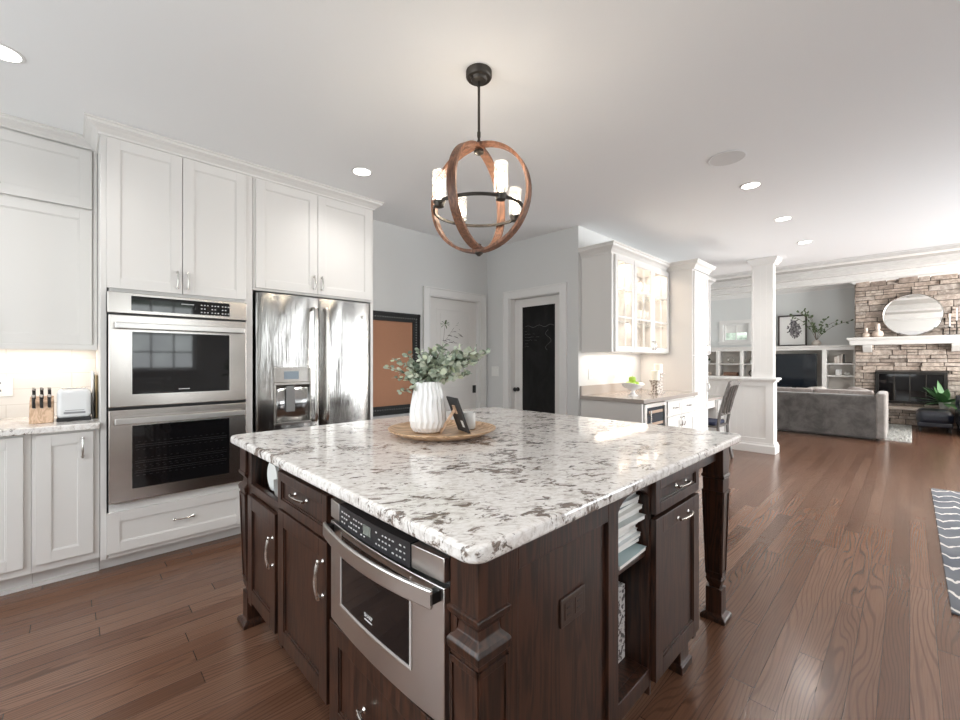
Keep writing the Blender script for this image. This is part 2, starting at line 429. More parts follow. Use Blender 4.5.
# walls
bm = NB(); box(bm, -1.7, 2.02, 4.03, 4.15, 0, 2.71); struct('wall_left', bm, wallgrey)
bm = NB()
box(bm, 2.02, 2.89, 3.79, 4.15, 0, 2.71); box(bm, 3.69, 3.95, 3.79, 4.15, 0, 2.71); box(bm, 2.89, 3.69, 3.79, 4.15, 2.03, 2.71); box(bm, 2.89, 3.69, 3.95, 4.15, 0, 2.03)
struct('wall_rear', bm, wallgrey)
# pantry wall (plane x=3.825) with door opening y 2.67..3.41
bm = NB()
box(bm, 3.825, 3.97, 2.44, 2.67, 0, 2.71); box(bm, 3.825, 3.97, 3.41, 3.79, 0, 2.71); box(bm, 3.825, 3.97, 2.67, 3.41, 2.04, 2.71); box(bm, 3.955, 3.97, 2.67, 3.41, 0, 2.04)
struct('wall_pantry', bm, wallgrey)
bm = NB(); box(bm, 3.97, 7.1, 2.44, 2.56, 0, 2.71); struct('wall_hutch', bm, wallgrey)
# kitchen right wall with two windows
def wall_open(name, fixed, a0, a1, z1, ops, axis, th, mat):
    """wall in plane axis=fixed..fixed+th, running a0..a1 with openings (b0,b1,z0,z1)"""
    bm = NB(); cur = a0
    def bb(p0, p1, q0, q1):
        if p1 - p0 < 1e-4 or q1 - q0 < 1e-4: return
        if axis == 'y': box(bm, p0, p1, fixed, fixed + th, q0, q1)
        else: box(bm, fixed, fixed + th, p0, p1, q0, q1)
    for b0, b1, c0, c1 in sorted(ops):
        bb(cur, b0, 0, z1); bb(b0, b1, 0, c0); bb(b0, b1, c1, z1); cur = b1
    bb(cur, a1, 0, z1)
    return struct(name, bm, mat)
def window(name, fixed, b0, b1, c0, c1, axis, nx, nz_, inward=1, sash_z=None, th=.12):
    """frame, muntins and pane set in an opening; inward=+1: room is on the + side of the plane"""
    bm = NB(); cas = .09
    def bb(p0, p1, d0, d1, q0, q1):
        lo, hi = sorted((fixed + d0, fixed + d1))
        if axis == 'y': box(bm, p0, p1, lo, hi, q0, q1)
        else: box(bm, lo, hi, p0, p1, q0, q1)
    f = th if inward > 0 else 0; s = inward
    for p0, p1, q0, q1 in ((b0 - cas, b0, c0 - cas, c1 + cas), (b1, b1 + cas, c0 - cas, c1 + cas), (b0, b1, c1, c1 + cas), (b0 - .12, b1 + .12, c0 - .03, c0)):
        bb(p0, p1, f, f + s * .02 if q1 != c0 else f + s * .05, q0, q1)
    bb(b0, b1, f, f + s * .018, c0 - cas, c0 - .03)
    fr_ = .045
    for p0, p1, q0, q1 in ((b0, b0 + fr_, c0, c1), (b1 - fr_, b1, c0, c1), (b0, b1, c0, c0 + fr_), (b0, b1, c1 - fr_, c1)): bb(p0, p1, .03, .08, q0, q1)
    for i in range(1, nx): x = b0 + (b1 - b0) * i / nx; bb(x - .011, x + .011, .04, .07, c0, c1)
    for i in range(1, nz_): z = c0 + (c1 - c0) * i / nz_; bb(b0, b1, .04, .07, z - .011, z + .011)
    w = struct(name, bm, white_trim, bev=.002)
    bm = NB()
    bb(b0 + .03, b1 - .03, .053, .057, c0 + .03, c1 - .03)
    obj('pane', bm, pane, w)
    return w
wall_open('wall_right', -2.72, -1.7, 7.72, 2.71, [(.35, 1.65, 1.12, 2.4), (4.75, 7.35, .35, 2.4)], 'y', .12, wallgrey)
window('window_1', -2.72, .35, 1.65, 1.12, 2.4, 'y', 4, 4)
window('window_2', -2.72, 4.75, 7.35, .35, 2.4, 'y', 4, 3)
wall_open('wall_back', -1.82, -2.7, 4.15, 2.71, [(-.2, 3.2, .6, 2.4)], 'x', .12, wallgrey)
window('window_3', -1.82, -.2, 3.2, .6, 2.4, 'x', 6, 3)
wall_open('wall_living_right', -4.7, 7.72, 12.7, 3.1, [(8.7, 11.7, .5, 2.6)], 'y', .12, wall_living)
window('window_4', -4.7, 8.7, 11.7, .5, 2.6, 'y', 4, 3)
bm = NB(); box(bm, 7.72, 7.84, -4.7, -2.6, 0, 3.1); struct('wall_divide', bm, wall_living)
wall_open('wall_far', 12.6, -4.7, 4.8, 3.1, [(2.93, 3.52, 1.80, 2.27)], 'x', .12, wall_living)
window('window_5', 12.6, 2.93, 3.52, 1.80, 2.27, 'x', 2, 1, inward=-1)
bm = NB(); box(bm, 12.655, 12.66, 2.96, 3.49, 2.03, 2.25); one('roller_shade', bm, paper, 'white roller shade drawn half way down the small far window', 'window shade', base=False)
bm = NB(); box(bm, 7.1, 12.7, 4.7, 4.82, 0, 3.1); struct('wall_living_left', bm, wall_living)
bm = NB(); box(bm, 7.1, 7.22, 2.44, 4.8, 0, 3.1); struct('wall_return', bm, wall_living)

# half wall with column
bm = NB()
box(bm, 6.90, 7.09, 1.32, 2.44, 0, 1.02)
# raised stiles on the -x face
for y0, y1 in ((1.32, 1.40), (1.84, 1.91), (2.36, 2.44)): box(bm, 6.885, 6.90, y0, y1, .14, 1.02)
for z0, z1 in ((.14, .20), (.93, 1.02)): box(bm, 6.885, 6.90, 1.32, 2.44, z0, z1)
box(bm, 6.885, 7.09, 1.305, 1.32, .14, 1.02)
for y in [1.40 + .088 * i for i in range(1, 11)]: box(bm, 6.898, 6.90, y, y + .003, .2, .93)
hw = struct('wall_half', bm, white, bev=.0015)
bm = NB(); BS = [(0, 0), (.022, 0), (.022, .10), (.012, .12), (.010, .14), (0, .14)]
sweep(bm, [(6.885, 2.44), (6.885, 1.305), (7.105, 1.305), (7.105, 2.44)], BS, side=1)
sweep(bm, [(6.885, 2.44), (6.885, 1.305), (7.105, 1.305), (7.105, 2.44)], [(0, .985), (.015, .985), (.028, 1.014), (0, 1.014)], side=1)
struct('baseboard_half', bm, white, bev=.0015)
bm = NB(); box(bm, 6.845, 7.145, 1.262, 2.44, 1.015, 1.045); struct('trim_4', bm, white_trim, bev=.006)
bm = NB()
box(bm, 6.91, 7.08, 1.32, 1.56, 1.045, 2.71)
for y0, y1 in ((1.312, 1.345), (1.545, 1.57)): box(bm, 6.905, 6.912, y0, y1, 1.045, 2.65)
box(bm, 6.905, 6.91, 1.32, 1.56, 1.045, 1.12)
for y in (1.39, 1.46): box(bm, 6.908, 6.91, y, y + .003, 1.12, 2.6)
sweep(bm, [(7.08, 1.56), (6.905, 1.56), (6.905, 1.312), (7.085, 1.312), (7.085, 1.56)], [(0, 2.62), (.012, 2.62), (.03, 2.65), (.055, 2.685), (.058, 2.709), (0, 2.709)], side=1)
tag(obj('column', bm, white, None, bev=.0015), kind='structure')

# baseboards
bm = NB(); sweep(bm, [(2.03, 3.79), (2.80, 3.79)], BS, side=1); struct('baseboard_rear', bm, white_trim)
bm = NB(); sweep(bm, [(3.825, 3.79), (3.825, 3.50)], BS, side=1); sweep(bm, [(3.825, 2.575), (3.825, 2.44)], BS, side=1); struct('baseboard_pantry', bm, white_trim)
bm = NB(); sweep(bm, [(-1.7, -2.6), (7.72, -2.6)], BS, side=-1); struct('baseboard_right', bm, white_trim)

# ---------------- doors
def casing(bm, fr, s0, s1, ztop, w=.092):
    for a, b, c, d in ((s0 - w, s0, 0, ztop + w), (s1, s1 + w, 0, ztop + w), (s0, s1, ztop, ztop + w)):
        fb(bm, fr, a, b, 0, .016, c, d)
    bw = .014
    fb(bm, fr, s0 - w, s0 - w + bw, .016, .026, 0, ztop + w); fb(bm, fr, s1 + w - bw, s1 + w, .016, .026, 0, ztop + w); fb(bm, fr, s0 - w, s1 + w, .016, .026, ztop + w - bw, ztop + w)
    fb(bm, fr, s0 - bw, s0, .016, .02, 0, ztop + bw); fb(bm, fr, s1, s1 + bw, .016, .02, 0, ztop + bw)
fr = ('y', 3.79)
bm = NB(); casing(bm, fr, 2.895, 3.685, 2.025)
box(bm, 2.895, 2.91, 3.79, 3.86, 0, 2.03); box(bm, 3.67, 3.685, 3.79, 3.86, 0, 2.03); box(bm, 2.895, 3.685, 3.79, 3.86, 2.015, 2.03)
struct('trim_5', bm, white_trim, bev=.002)
d1 = ('y', 3.86)
bm = NB(); fb(bm, d1, 2.912, 3.668, 0, .03, .01, 2.012)
for a, b, c, d in ((3.02, 3.56, 1.12, 1.90), (3.02, 3.56, .18, .98)):
    fb(bm, d1, a, b, .03, .034, c, c + .02); fb(bm, d1, a, b, .03, .034, d - .02, d); fb(bm, d1, a, a + .02, .03, .034, c, d); fb(bm, d1, b - .02, b, .03, .034, c, d)
    fb(bm, d1, a + .06, b - .06, .03, .036, c + .06, d - .06)
dd = struct('door_1', bm, white, bev=.002)
bm = NB(); fb(bm, d1, 3.60, 3.655, .03, .034, .88, .975); fb(bm, d1, 3.615, 3.64, .034, .037, .905, .95); obj('latch_plate', bm, black, dd, bev=.002)

fx_ = ('x', 3.825)
bm = NB(); casing(bm, fx_, 2.67, 3.41, 2.035)
box(bm, 3.825, 3.955, 2.67, 2.682, 0, 2.04); box(bm, 3.825, 3.955, 3.398, 3.41, 0, 2.04); box(bm, 3.825, 3.955, 2.67, 3.41, 2.028, 2.04)
struct('trim_6', bm, white_trim, bev=.002)
dx_ = ('x', 3.945)
CB = (2.80, 3.283, .45, 1.93)   # chalkboard panel
bm = NB()
fb(bm, dx_, 2.683, CB[0], 0, .035, .01, 2.026); fb(bm, dx_, CB[1], 3.397, 0, .035, .01, 2.026)
fb(bm, dx_, CB[0], CB[1], 0, .035, .01, CB[2]); fb(bm, dx_, CB[0], CB[1], 0, .035, CB[3], 2.026)
dd2 = struct('door_2', bm, white, bev=.003)
bm = NB(); fb(bm, dx_, CB[0] - .002, CB[1] + .002, 0, .024, CB[2] - .002, CB[3] + .002)
chalk = M('chalkboard_paint', (.012, .012, .012), .7, spec=.15); gg = G(chalk)
nsm = gg.noise(gg.coord('Object', (1, 2, 1)), 3, 4, .6, 1); gg.base(gg.ramp(nsm, [(.4, (.010, .010, .010)), (.75, (.022, .022, .022))]))
obj('chalkboard', bm, chalk, dd2)
chk = M('chalk', (.13, .13, .13), .9)
bm = NB()
def scribble(y, z, w, amp, step=.012):
    n = max(3, int(w / step)); q = []
    for i in range(n): q.append((3.9195, y - w * i / n, z + amp * random.uniform(-1, 1)))
    tube(bm, q, .0013, 4)
for i, w in enumerate((.07, .16, .24, .20, .10, .12)):
    scribble(3.245, 1.635 - .036 * i, w * .6, .006); 
    if w > .15: scribble(3.225 - w * .62, 1.635 - .036 * i, w * .25, .006)
q = [(3.9195, 3.24 - .42 * i / 20, 1.69 + .012 * math.sin(i * .8)) for i in range(21)]; tube(bm, q, .002, 4)
q = [(3.9195, 2.90 + .04 * math.sin(i * .7), 1.64 - .018 * i) for i in range(14)]; tube(bm, q, .002, 4)
obj('chalk_writing', bm, chk, dd2)
bm = NB(); lathe(bm, (3.91, 3.345, .935), [(.026, 0), (.026, -.008), (.010, -.012), (.009, -.04), (.024, -.048), (.027, -.062), (.018, -.072)], 20, 'x'); obj('door_knob', bm, black, dd2, smooth=True)

# ================================================================== LEFT WALL CABINETS
TF = ('y', 3.38)     # tower face
# left upper cabinet
t = thing('wall_cabinet', 'white wall cabinet left of the ovens above the toaster, small door over tall door', 'cabinet', (-.17, 3.9, 1.365))
fu = ('y', 3.72)
bm = NB(); box(bm, -.62, .119, 3.72, 4.028, 1.365, 2.655); box(bm, .10, .119, 3.71, 3.72, 1.365, 2.655); obj('body', bm, white, t, bev=.002)
a = shaker('door', fu, -.385, .094, 2.262, 2.635, white, t, .06); handle(fu, -.345, 2.32, a, vert=False, L=.09)
a = shaker('door', fu, -.385, .094, 1.385, 2.248, white, t, .06); handle(fu, -.335, 1.46, a, L=.11)
a = shaker('door', fu, -.62, -.391, 1.385, 2.248, white, t, .06); shaker('door', fu, -.62, -.391, 2.262, 2.635, white, t, .06)
bm = NB(); box(bm, -.62, .119, 3.70, 3.72, 1.35, 1.385); obj('light_rail', bm, white, t, bev=.003)
bm = NB(); sweep(bm, [(-.62, 3.715), (.119, 3.715)], [(o_ * .75, 2.65 + z * .5) for o_, z in CR], side=1); obj('crown', bm, white, t, bev=.0015)
# backsplash
bm = NB(); box(bm, -1.6, .12, 4.018, 4.03, .915, 1.36); struct('wall_backsplash', bm, tile_m)
# base cabinets
def base_cab(x0, x1, label, hs):
    t = thing('base_cabinet', label, 'cabinet', ((x0 + x1) / 2, 3.7, 0))
    f = ('y', 3.40)
    bm = NB(); box(bm, x0, x1, 3.40, 4.02, .10, .875); obj('body', bm, white, t, bev=.0015)
    bm = NB(); box(bm, x0, x1, 3.475, 3.50, 0, .10); obj('toe_kick', bm, white, t)
    bm = NB(); fb(bm, f, x0, x1, -.08, -.055, .0, .02); obj('shoe_mold', bm, white, t)
    a = shaker('door', f, x0 + .015, x1 - .028, .145, .865, white, t, .062); handle(f, hs, .775, a, L=.12)
base_cab(-.16, .119, 'white base cabinet with a nickel pull, under the toaster and knife block', .045)
base_cab(-.60, -.162, 'white base cabinet at the left edge of the photo', -.55)
bm = NB(); box(bm, -.70, .121, 3.352, 4.018, .877, .915)
one('countertop', bm, granite_m, 'speckled granite countertop under the toaster, beside the ovens', 'countertop', bev=.007, seg=3)

# oven tower
t = thing('oven_cabinet', 'tall white cabinet built around the double wall ovens', 'cabinet', (.54, 3.7, 0))
bm = NB()
X0, X1 = .122, .953
box(bm, X0, .15, 3.38, 4.02, .085, 2.645); box(bm, .905, X1, 3.38, 4.02, .085, 2.645)
box(bm, .16, .93, 3.38, 4.02, 1.70, 2.645); box(bm, .16, .93, 3.38, 4.02, .085, .41); box(bm, .16, .93, 3.95, 4.02, .41, 1.70)
obj('body', bm, white, t, bev=.002)
bm = NB(); box(bm, .122, .955, 3.47, 3.49, 0, .085); obj('toe_kick', bm, white, t)
a = shaker('door', TF, .150, .523, 1.722, 2.628, white, t, .062); handle(TF, .497, 1.81, a, L=.115)
a = shaker('door', TF, .527, .903, 1.722, 2.628, white, t, .062); handle(TF, .553, 1.81, a, L=.115)
a = shaker('drawer', TF, .150, .905, .115, .362, white, t, .06); handle(TF, .53, .245, a, vert=False, L=.115)
# double oven
def oven_door(t, z0, z1, f):
    d = NB(); fb(d, f, .157, .900, 0, .04, z0, z1)
    dm = obj('oven_door', d, steel_warm, t, bev=.004)
    H = z1 - z0
    g_ = NB(); fb(g_, f, .265, .792, .036, .0425, z0 + .075, z1 - .10); obj('oven_window', g_, black_gloss, dm, bev=.002)
    g_ = NB()
    for s0, s1, q0, q1 in ((.258, .265, z0 + .068, z1 - .093), (.792, .799, z0 + .068, z1 - .093), (.265, .792, z0 + .068, z0 + .075), (.265, .792, z1 - .10, z1 - .093)): fb(g_, f, s0, s1, .036, .044, q0, q1)
    obj('window_trim', g_, chrome, dm)
    h = NB(); fb(h, f, .182, .878, .075, .092, z1 - .085, z1 - .047); fb(h, f, .197, .227, .04, .076, z1 - .08, z1 - .052); fb(h, f, .833, .863, .04, .076, z1 - .08, z1 - .052)
    obj('handle', h, steel_flat, dm, bev=.004)
    return dm
t = thing('double_oven', 'stainless steel double wall oven with black glass windows', 'oven', (.53, 3.5, .41))
bm = NB(); box(bm, .155, .900, 3.375, 3.94, .413, 1.697); obj('body', bm, black, t)
of = ('y', 3.375)
bm = NB(); fb(bm, of, .152, .905, 0, .03, 1.572, 1.699); obj('control_panel', bm, steel_warm, t, bev=.003)
cp = t.children[-1]
bm = NB(); fb(bm, of, .262, .795, .03, .033, 1.592, 1.682); obj('display', bm, black_gloss, cp)
bm = NB()
lit = M('panel_print', (.55, .55, .56), .5)
for i in range(9):
    for j in range(3):
        if i % 3 == 2 and j == 1: continue
        x = .624 + i * .018 + (i // 3) * .008; fb(bm, of, x, x + .009, .033, .0335, 1.605 + j * .024, 1.612 + j * .024)
fb(bm, of, .515, .585, .033, .0335, 1.652, 1.657)
obj('key_print', bm, lit, cp)
up = oven_door(t, 1.0, 1.56, of); lo = oven_door(t, .42, .982, of)
bm = NB(); fb(bm, of, .157, .900, .002, .03, 1.562, 1.571); obj('vent_slot', bm, black, t); bm = NB(); fb(bm, of, .157, .900, .002, .03, .985, .998); obj('vent_slot', bm, black, t)
bm = NB()
fb(bm, of, .50, .56, .0425, .0432, 1.096, 1.101); obj('brand_mark', bm, lit, up)
bm = NB()
rack = M('rack_wire', (.10, .10, .10), .4, 1)
for zr in (.60, .66, .76):
    for i in range(2): fb(bm, of, .28, .775, .0425, .0429, zr - i * .012, zr - i * .012 + .002)
    for i in range(15): x = .285 + i * .0325; fb(bm, of, x, x + .014, .0425, .0429, zr - .03, zr - .028); fb(bm, of, x + .008, x + .02, .0425, .0429, zr + .018, zr + .020)
obj('rack_pattern', bm, rack, lo)

# fridge cabinet
t = thing('refrigerator_cabinet', 'white two door cabinet above the refrigerator with a full height end panel', 'cabinet', (1.45, 3.7, 0))
bm = NB(); box(bm, .955, 1.945, 3.38, 4.02, 1.805, 2.645); box(bm, 1.92, 1.945, 3.38, 4.02, 0, 1.805); obj('body', bm, white, t, bev=.002)
a = shaker('door', TF, .972, 1.431, 1.822, 2.628, white, t, .064); handle(TF, 1.402, 1.91, a, L=.115)
a = shaker('door', TF, 1.435, 1.918, 1.822, 2.628, white, t, .064); handle(TF, 1.464, 1.91, a, L=.115)
# common crown over ovens and fridge
bm = NB(); sweep(bm, [(.122, 4.0), (.122, 3.38), (1.945, 3.38), (1.945, 3.80)], [(o_ * .8, 2.636 + z * .61) for o_, z in CR], side=1)
bmesh.ops.recalc_face_normals(bm, faces=bm.faces)
struct('trim_7', bm, white, bev=.0015)

# refrigerator
t = thing('refrigerator', 'stainless steel french door refrigerator with water dispenser', 'refrigerator', (1.44, 3.7, 0))
FX0, FX1, FM = .975, 1.905, 1.448
bm = NB(); box(bm, FX0 + .005, FX1 - .005, 3.44, 4.0, .01, 1.785); obj('body', bm, M('fridge_side_grey', (.16, .16, .165), .5), t, bev=.004)
def bowed(bm, x0, x1, z0, z1, y_back, y_front, bow=.012, n=10):
    fr_ = []; bk = []
    for z in (z0, z1):
        row = []
        for i in range(n + 1):
            u = -1 + 2 * i / n; e = .012 * max(0, abs(u) - .9) / .1
            row.append(bm.verts.new((x0 + (x1 - x0) * i / n, y_front - bow * (1 - u * u) + e, z)))
        fr_.append(row)
        bk.append([bm.verts.new((x0, y_back, z)), bm.verts.new((x1, y_back, z))])
    for i in range(n): bm.faces.new((fr_[0][i], fr_[0][i + 1], fr_[1][i + 1], fr_[1][i]))
    bm.faces.new(fr_[1] + [bk[1][1], bk[1][0]]); bm.faces.new((fr_[0] + [bk[0][1], bk[0][0]])[::-1])
    bm.faces.new((bk[0][0], fr_[0][0], fr_[1][0], bk[1][0])); bm.faces.new((fr_[0][-1], bk[0][1], bk[1][1], fr_[1][-1])); bm.faces.new((bk[0][1], bk[0][0], bk[1][0], bk[1][1]))
bm = NB(); bowed(bm, FX0, FM - .003, .70, 1.79, 3.435, 3.365); dl = obj('door', bm, steel_wavy, t, smooth=True)
bm = NB(); bowed(bm, FM + .003, FX1, .70, 1.79, 3.435, 3.365); dr = obj('door', bm, steel_wavy, t, smooth=True)
bm = NB(); bowed(bm, FX0, FX1, .08, .69, 3.435, 3.365); fz = obj('freezer_drawer', bm, steel_wavy, t, smooth=True)
hf = ('y', 3.36)
def fr_handle(x, par):
    bm = NB(); q = [(x, 3.352, 1.70), (x, 3.312, 1.695), (x, 3.298, 1.67)] + [(x, 3.296, 1.6 - .08 * i) for i in range(10)] + [(x, 3.298, .835), (x, 3.312, .81), (x, 3.352, .805)]
    tube(bm, q, .015, 12); obj('handle', bm, chrome, par, smooth=True)
fr_handle(FM - .052, dl); fr_handle(FM + .040, dr)
bm = NB(); box(bm, FX0 + .015, 1.1, 3.345, 3.36, 1.0, 1.0001); bm.free()
bm = NB(); fb(bm, hf, 1.094, 1.374, .0, .012, 1.115, 1.230); pnl = obj('dispenser_panel', bm, chrome, dl, bev=.004)
bm = NB(); fb(bm, hf, 1.166, 1.275, .012, .014, 1.140, 1.200); obj('display', bm, M('lcd_blue', (.28, .34, .40), .2), pnl)
bm = NB()
px0, px1, pz0, pz1 = 1.094, 1.374, .79, 1.115
fb(bm, hf, px0, px0 + .012, .0, .014, pz0, pz1); fb(bm, hf, px1 - .012, px1, .0, .014, pz0, pz1); fb(bm, hf, px0, px1, .0, .020, pz0, pz0 + .018); fb(bm, hf, px0, px1, .0, .016, pz1 - .02, pz1)
obj('dispenser_frame', bm, chrome, dl, bev=.002)
bm = NB()   # recess, curved sheet
n = 12; rows = []
for z in (pz0 + .018, pz1 - .02): rows.append([bm.verts.new((px0 + .012 + (px1 - px0 - .024) * i / n, 3.3505 + .003 * math.cos(PI * (i / n - .5)) * -1 + .003, z)) for i in range(n + 1)])
for i in range(n): bm.faces.new((rows[0][i], rows[0][i + 1], rows[1][i + 1], rows[1][i]))
obj('dispenser_recess', bm, steel('dispenser_steel', 1.2, (.42, .42, .42), .18), dl, smooth=True, solid=.002)
bm = NB(); fb(bm, hf, px0 + .085, px0 + .15, .012, .024, pz0 + .10, pz1 - .03); obj('water_lever', bm, M('grey_plastic', (.22, .22, .22), .4), dl, bev=.004)
bm = NB(); lathe(bm, (1.83, 3.359, 1.665), [(.014, 0), (.014, -.008), (.010, -.010)], 20, 'y'); obj('badge', bm, chrome, dr, smooth=True)

# items on left counter
zc = .9155
t = thing('knife_block', 'light wood knife block beside the white toaster', 'knife block', (-.128, 3.63, zc), local=True)
bm = NB()
vs = []
pr = [(-.09, 0), (.075, 0), (.06, .11), (.02, .155), (-.04, .12)]
for x in (-.05, .05): vs.append([bm.verts.new((x, y, z)) for y, z in pr])
for k in range(5): bm.faces.new((vs[0][k], vs[0][(k + 1) % 5], vs[1][(k + 1) % 5], vs[1][k]))
bm.faces.new(vs[0][::-1]); bm.faces.new(vs[1]); obj('block', bm, block_wood, t, bev=.004)
first = None; kk = 0
for i in range(3):
    for j in range(2):
        lab = ['leftmost upper', 'leftmost lower', 'middle upper', 'middle lower', 'right upper', 'right lower'][kk]
        lx = -.032 + i * .032; ly, lz = (-.005, .140) if j == 0 else (-.055, .100)
        ca, sa = 1, 0
        loc = (-.128 + lx * ca - ly * sa, 3.63 + lx * sa + ly * ca, zc + lz - .004)
        if first is None:
            k = thing('kitchen_knife', '', 'knife', loc, local=True, group='knives in the wooden knife block')
            b2 = NB(); tube(b2, [(0, .010, -.014), (0, -.020, .040), (0, -.032, .062)], [(.009, .006)] * 3, 10); obj('handle', b2, black, k, smooth=True)
            b2 = NB(); tube(b2, [(0, .012, -.018), (0, .004, -.004)], [(.010, .007)] * 2, 10); obj('bolster', b2, chrome, k, smooth=True)
            b2 = NB(); tube(b2, [(0, -.030, .059), (0, -.036, .069)], [(.0095, .0065)] * 2, 10); obj('end_cap', b2, chrome, k, smooth=True)
            first = k
        else: k = dup(first, loc)
        k['label'] = 'black handled knife in the wooden knife block, ' + lab + ' one'
        kk += 1
# toaster
t = thing('toaster', 'white two slot toaster on the granite counter by the ovens', 'toaster', (.010, 3.67, zc), rotz=.0, local=True)
bm = NB(); box(bm, -.075, .075, -.12, .12, .018, .190); o = obj('body', bm, M('toaster_white', (.74, .75, .76), .2), t, bev=.022, seg=4, smooth=True)
bm = NB(); box(bm, -.077, .077, -.123, .123, 0, .022); obj('base', bm, black, t, bev=.004)
bm = NB(); box(bm, -.05, -.02, -.09, .09, .183, .1875); box(bm, .02, .05, -.09, .09, .183, .1875); obj('bread_slot', bm, black, t)
bm = NB(); box(bm, .073, .079, -.10, .10, .03, .165); obj('end_panel', bm, black, t, bev=.003)
bm = NB(); box(bm, -.045, .05, -.1225, -.119, .045, .056); box(bm, -.04, .045, -.1225, -.119, .064, .067); obj('button_strip', bm, M('toaster_grey', (.30, .30, .31), .3, .6), t, bev=.001)
bm = NB(); box(bm, -.055, .055, -.008, .008, .185, .198); obj('lift_bar', bm, chrome, t, bev=.002)
# boards between toaster and tower
bm = NB(); box(bm, .107, .118, 3.62, 3.95, zc, 1.19); one('cutting_board', bm, M('gilt_board', (.35, .26, .14), .3, .5), 'thin golden brown board upright against the oven cabinet', 'cutting board', bev=.003)
bm = NB(); box(bm, .094, .104, 3.68, 3.95, zc, 1.21); one('cutting_board', bm, ceramic, 'thin white board upright between toaster and brown board', 'cutting board', bev=.003)
def plate(name, fr, s, z, w, h, label, kind, mat=plasticw, dark=None, d0=0, cat=None):
    t = thing(name, label, cat or kind, tuple(fp(fr, s, d0, z - h / 2)))
    bm = NB(); fb(bm, fr, s - w / 2, s + w / 2, d0 + .0003, d0 + .006, z - h / 2, z + h / 2); obj('cover_plate', bm, mat, t, bev=.002)
    bm = NB()
    nn = 2 if kind != 'outlet1' else 1
    if kind == 'switch':
        for i in range(max(1, round(w / .05))):
            n_ = max(1, round(w / .05)); c = s - w / 2 + w * (i + .5) / n_
            fb(bm, fr, c - .016, c + .016, d0 + .006, d0 + .009, z - .032, z + .032)
        obj('rocker', bm, mat, t, bev=.001)
    else:
        hor = w > h; bm.free(); dk_ = dark or M('socket_dark', (.05, .05, .05), .5)
        for q in (-1, 1):
            bm = NB()
            if hor: cs, cz = s + q * w * .21, z
            else: cs, cz = s, z + q * h * .2
            a_, b_ = (.017, .022) if hor else (.020, .016)
            fb(bm, fr, cs - a_, cs + a_, d0 + .006, d0 + .0075, cz - b_, cz + b_); so = obj('socket', bm, mat, t, bev=.0015)
            bm = NB()
            for e_ in (-1, 1):
                if hor: fb(bm, fr, cs - .008, cs + .006, d0 + .0078, d0 + .0082, cz + e_ * .009 - .0018, cz + e_ * .009 + .0018)
                else: fb(bm, fr, cs + e_ * .008 - .0018, cs + e_ * .008 + .0018, d0 + .0078, d0 + .0082, cz - .006, cz + .008)
            obj('slots', bm, dk_, so)
    return t
plate('wall_outlet', ('y', 4.018), -.33, 1.115, .12, .12, 'white outlet plate on the tiled backsplash left of the knife block', 'outlet')

# framed cork board leaning/hung on the rear wall
t = thing('cork_board', 'cork board in an ornate black frame on the grey wall beside the fridge', 'cork board', (2.44, 3.78, .72))
bx0, bx1, bz0, bz1 = 2.02, 2.745, .72, 1.79; wf = ('y', 3.785)
bm = NB(); fb(bm, wf, bx0 + .08, bx1 - .08, 0, .012, bz0 + .08, bz1 - .08); obj('cork', bm, cork_m, t)
bm = NB()
for s0, s1, z0, z1 in ((bx0, bx0 + .095, bz0, bz1), (bx1 - .095, bx1, bz0, bz1), (bx0, bx1, bz0, bz0 + .095), (bx0, bx1, bz1 - .095, bz1)):
    fb(bm, wf, s0, s1, 0, .022, z0, z1)
for s0, s1, z0, z1 in ((bx0 + .004, bx0 + .03, bz0, bz1), (bx1 - .03, bx1 - .004, bz0, bz1), (bx0, bx1, bz0 + .004, bz0 + .03), (bx0, bx1, bz1 - .03, bz1 - .004)):
    fb(bm, wf, s0, s1, .022, .034, z0, z1)
fm = obj('frame', bm, M('black_frame', (.008, .0075, .007), .5, spec=.25), t, bev=.004)
bm = NB()
z = bz0 + .05
while z < bz1 - .04:
    fb(bm, wf, bx1 - .062, bx1 - .048, .022, .032, z, z + .014); z += .028
x = bx0 + .05
while x < bx1 - .05:
    for zz_ in (bz0 + .05, bz1 - .062): fb(bm, wf, x, x + .014, .022, .032, zz_, zz_ + .014)
    x += .028
obj('beading', bm, M('frame_bead', (.14, .14, .135), .3, .3), fm, bev=.004)
plate('light_switch', fx_, 3.65, 1.15, .12, .12, 'double light switch on the grey wall between the two doors', 'switch')

# ================================================================== ISLAND
IX, IY = .61, .63
t = thing('kitchen_island', 'dark espresso wood kitchen island with panelled doors and square legs', 'kitchen island', (1.25, 1.45, 0))
fxI = ('x', IX); fyI = ('y', IY)
bm = NB()
# carcass: boxes leaving the cubby (y 1.79-2.17, z>.69) and the niche (x 1.21-1.43) open
box(bm, .63, 1.19, .66, 1.30, .12, .86)          # behind microwave/panel   (front hollow handled by face)
box(bm, .63, 1.88, 1.30, 1.77, .12, .86)
box(bm, .63, 1.88, 1.77, 2.20, .12, .67)
box(bm, 1.05, 1.88, 1.77, 2.20, .67, .86)
box(bm, .63, 1.88, 2.18, 2.22, .12, .86)
box(bm, 1.432, 1.88, .66, 1.30, .12, .86)
box(bm, 1.19, 1.432, 1.05, 1.30, .12, .86)
box(bm, 1.19, 1.432, .66, 1.30, .12, .215)
box(bm, .70, 1.80, .72, 2.14, 0, .12)            # recessed toe
body = obj('body', bm, dwood, t, bev=.002)
bm = NB()
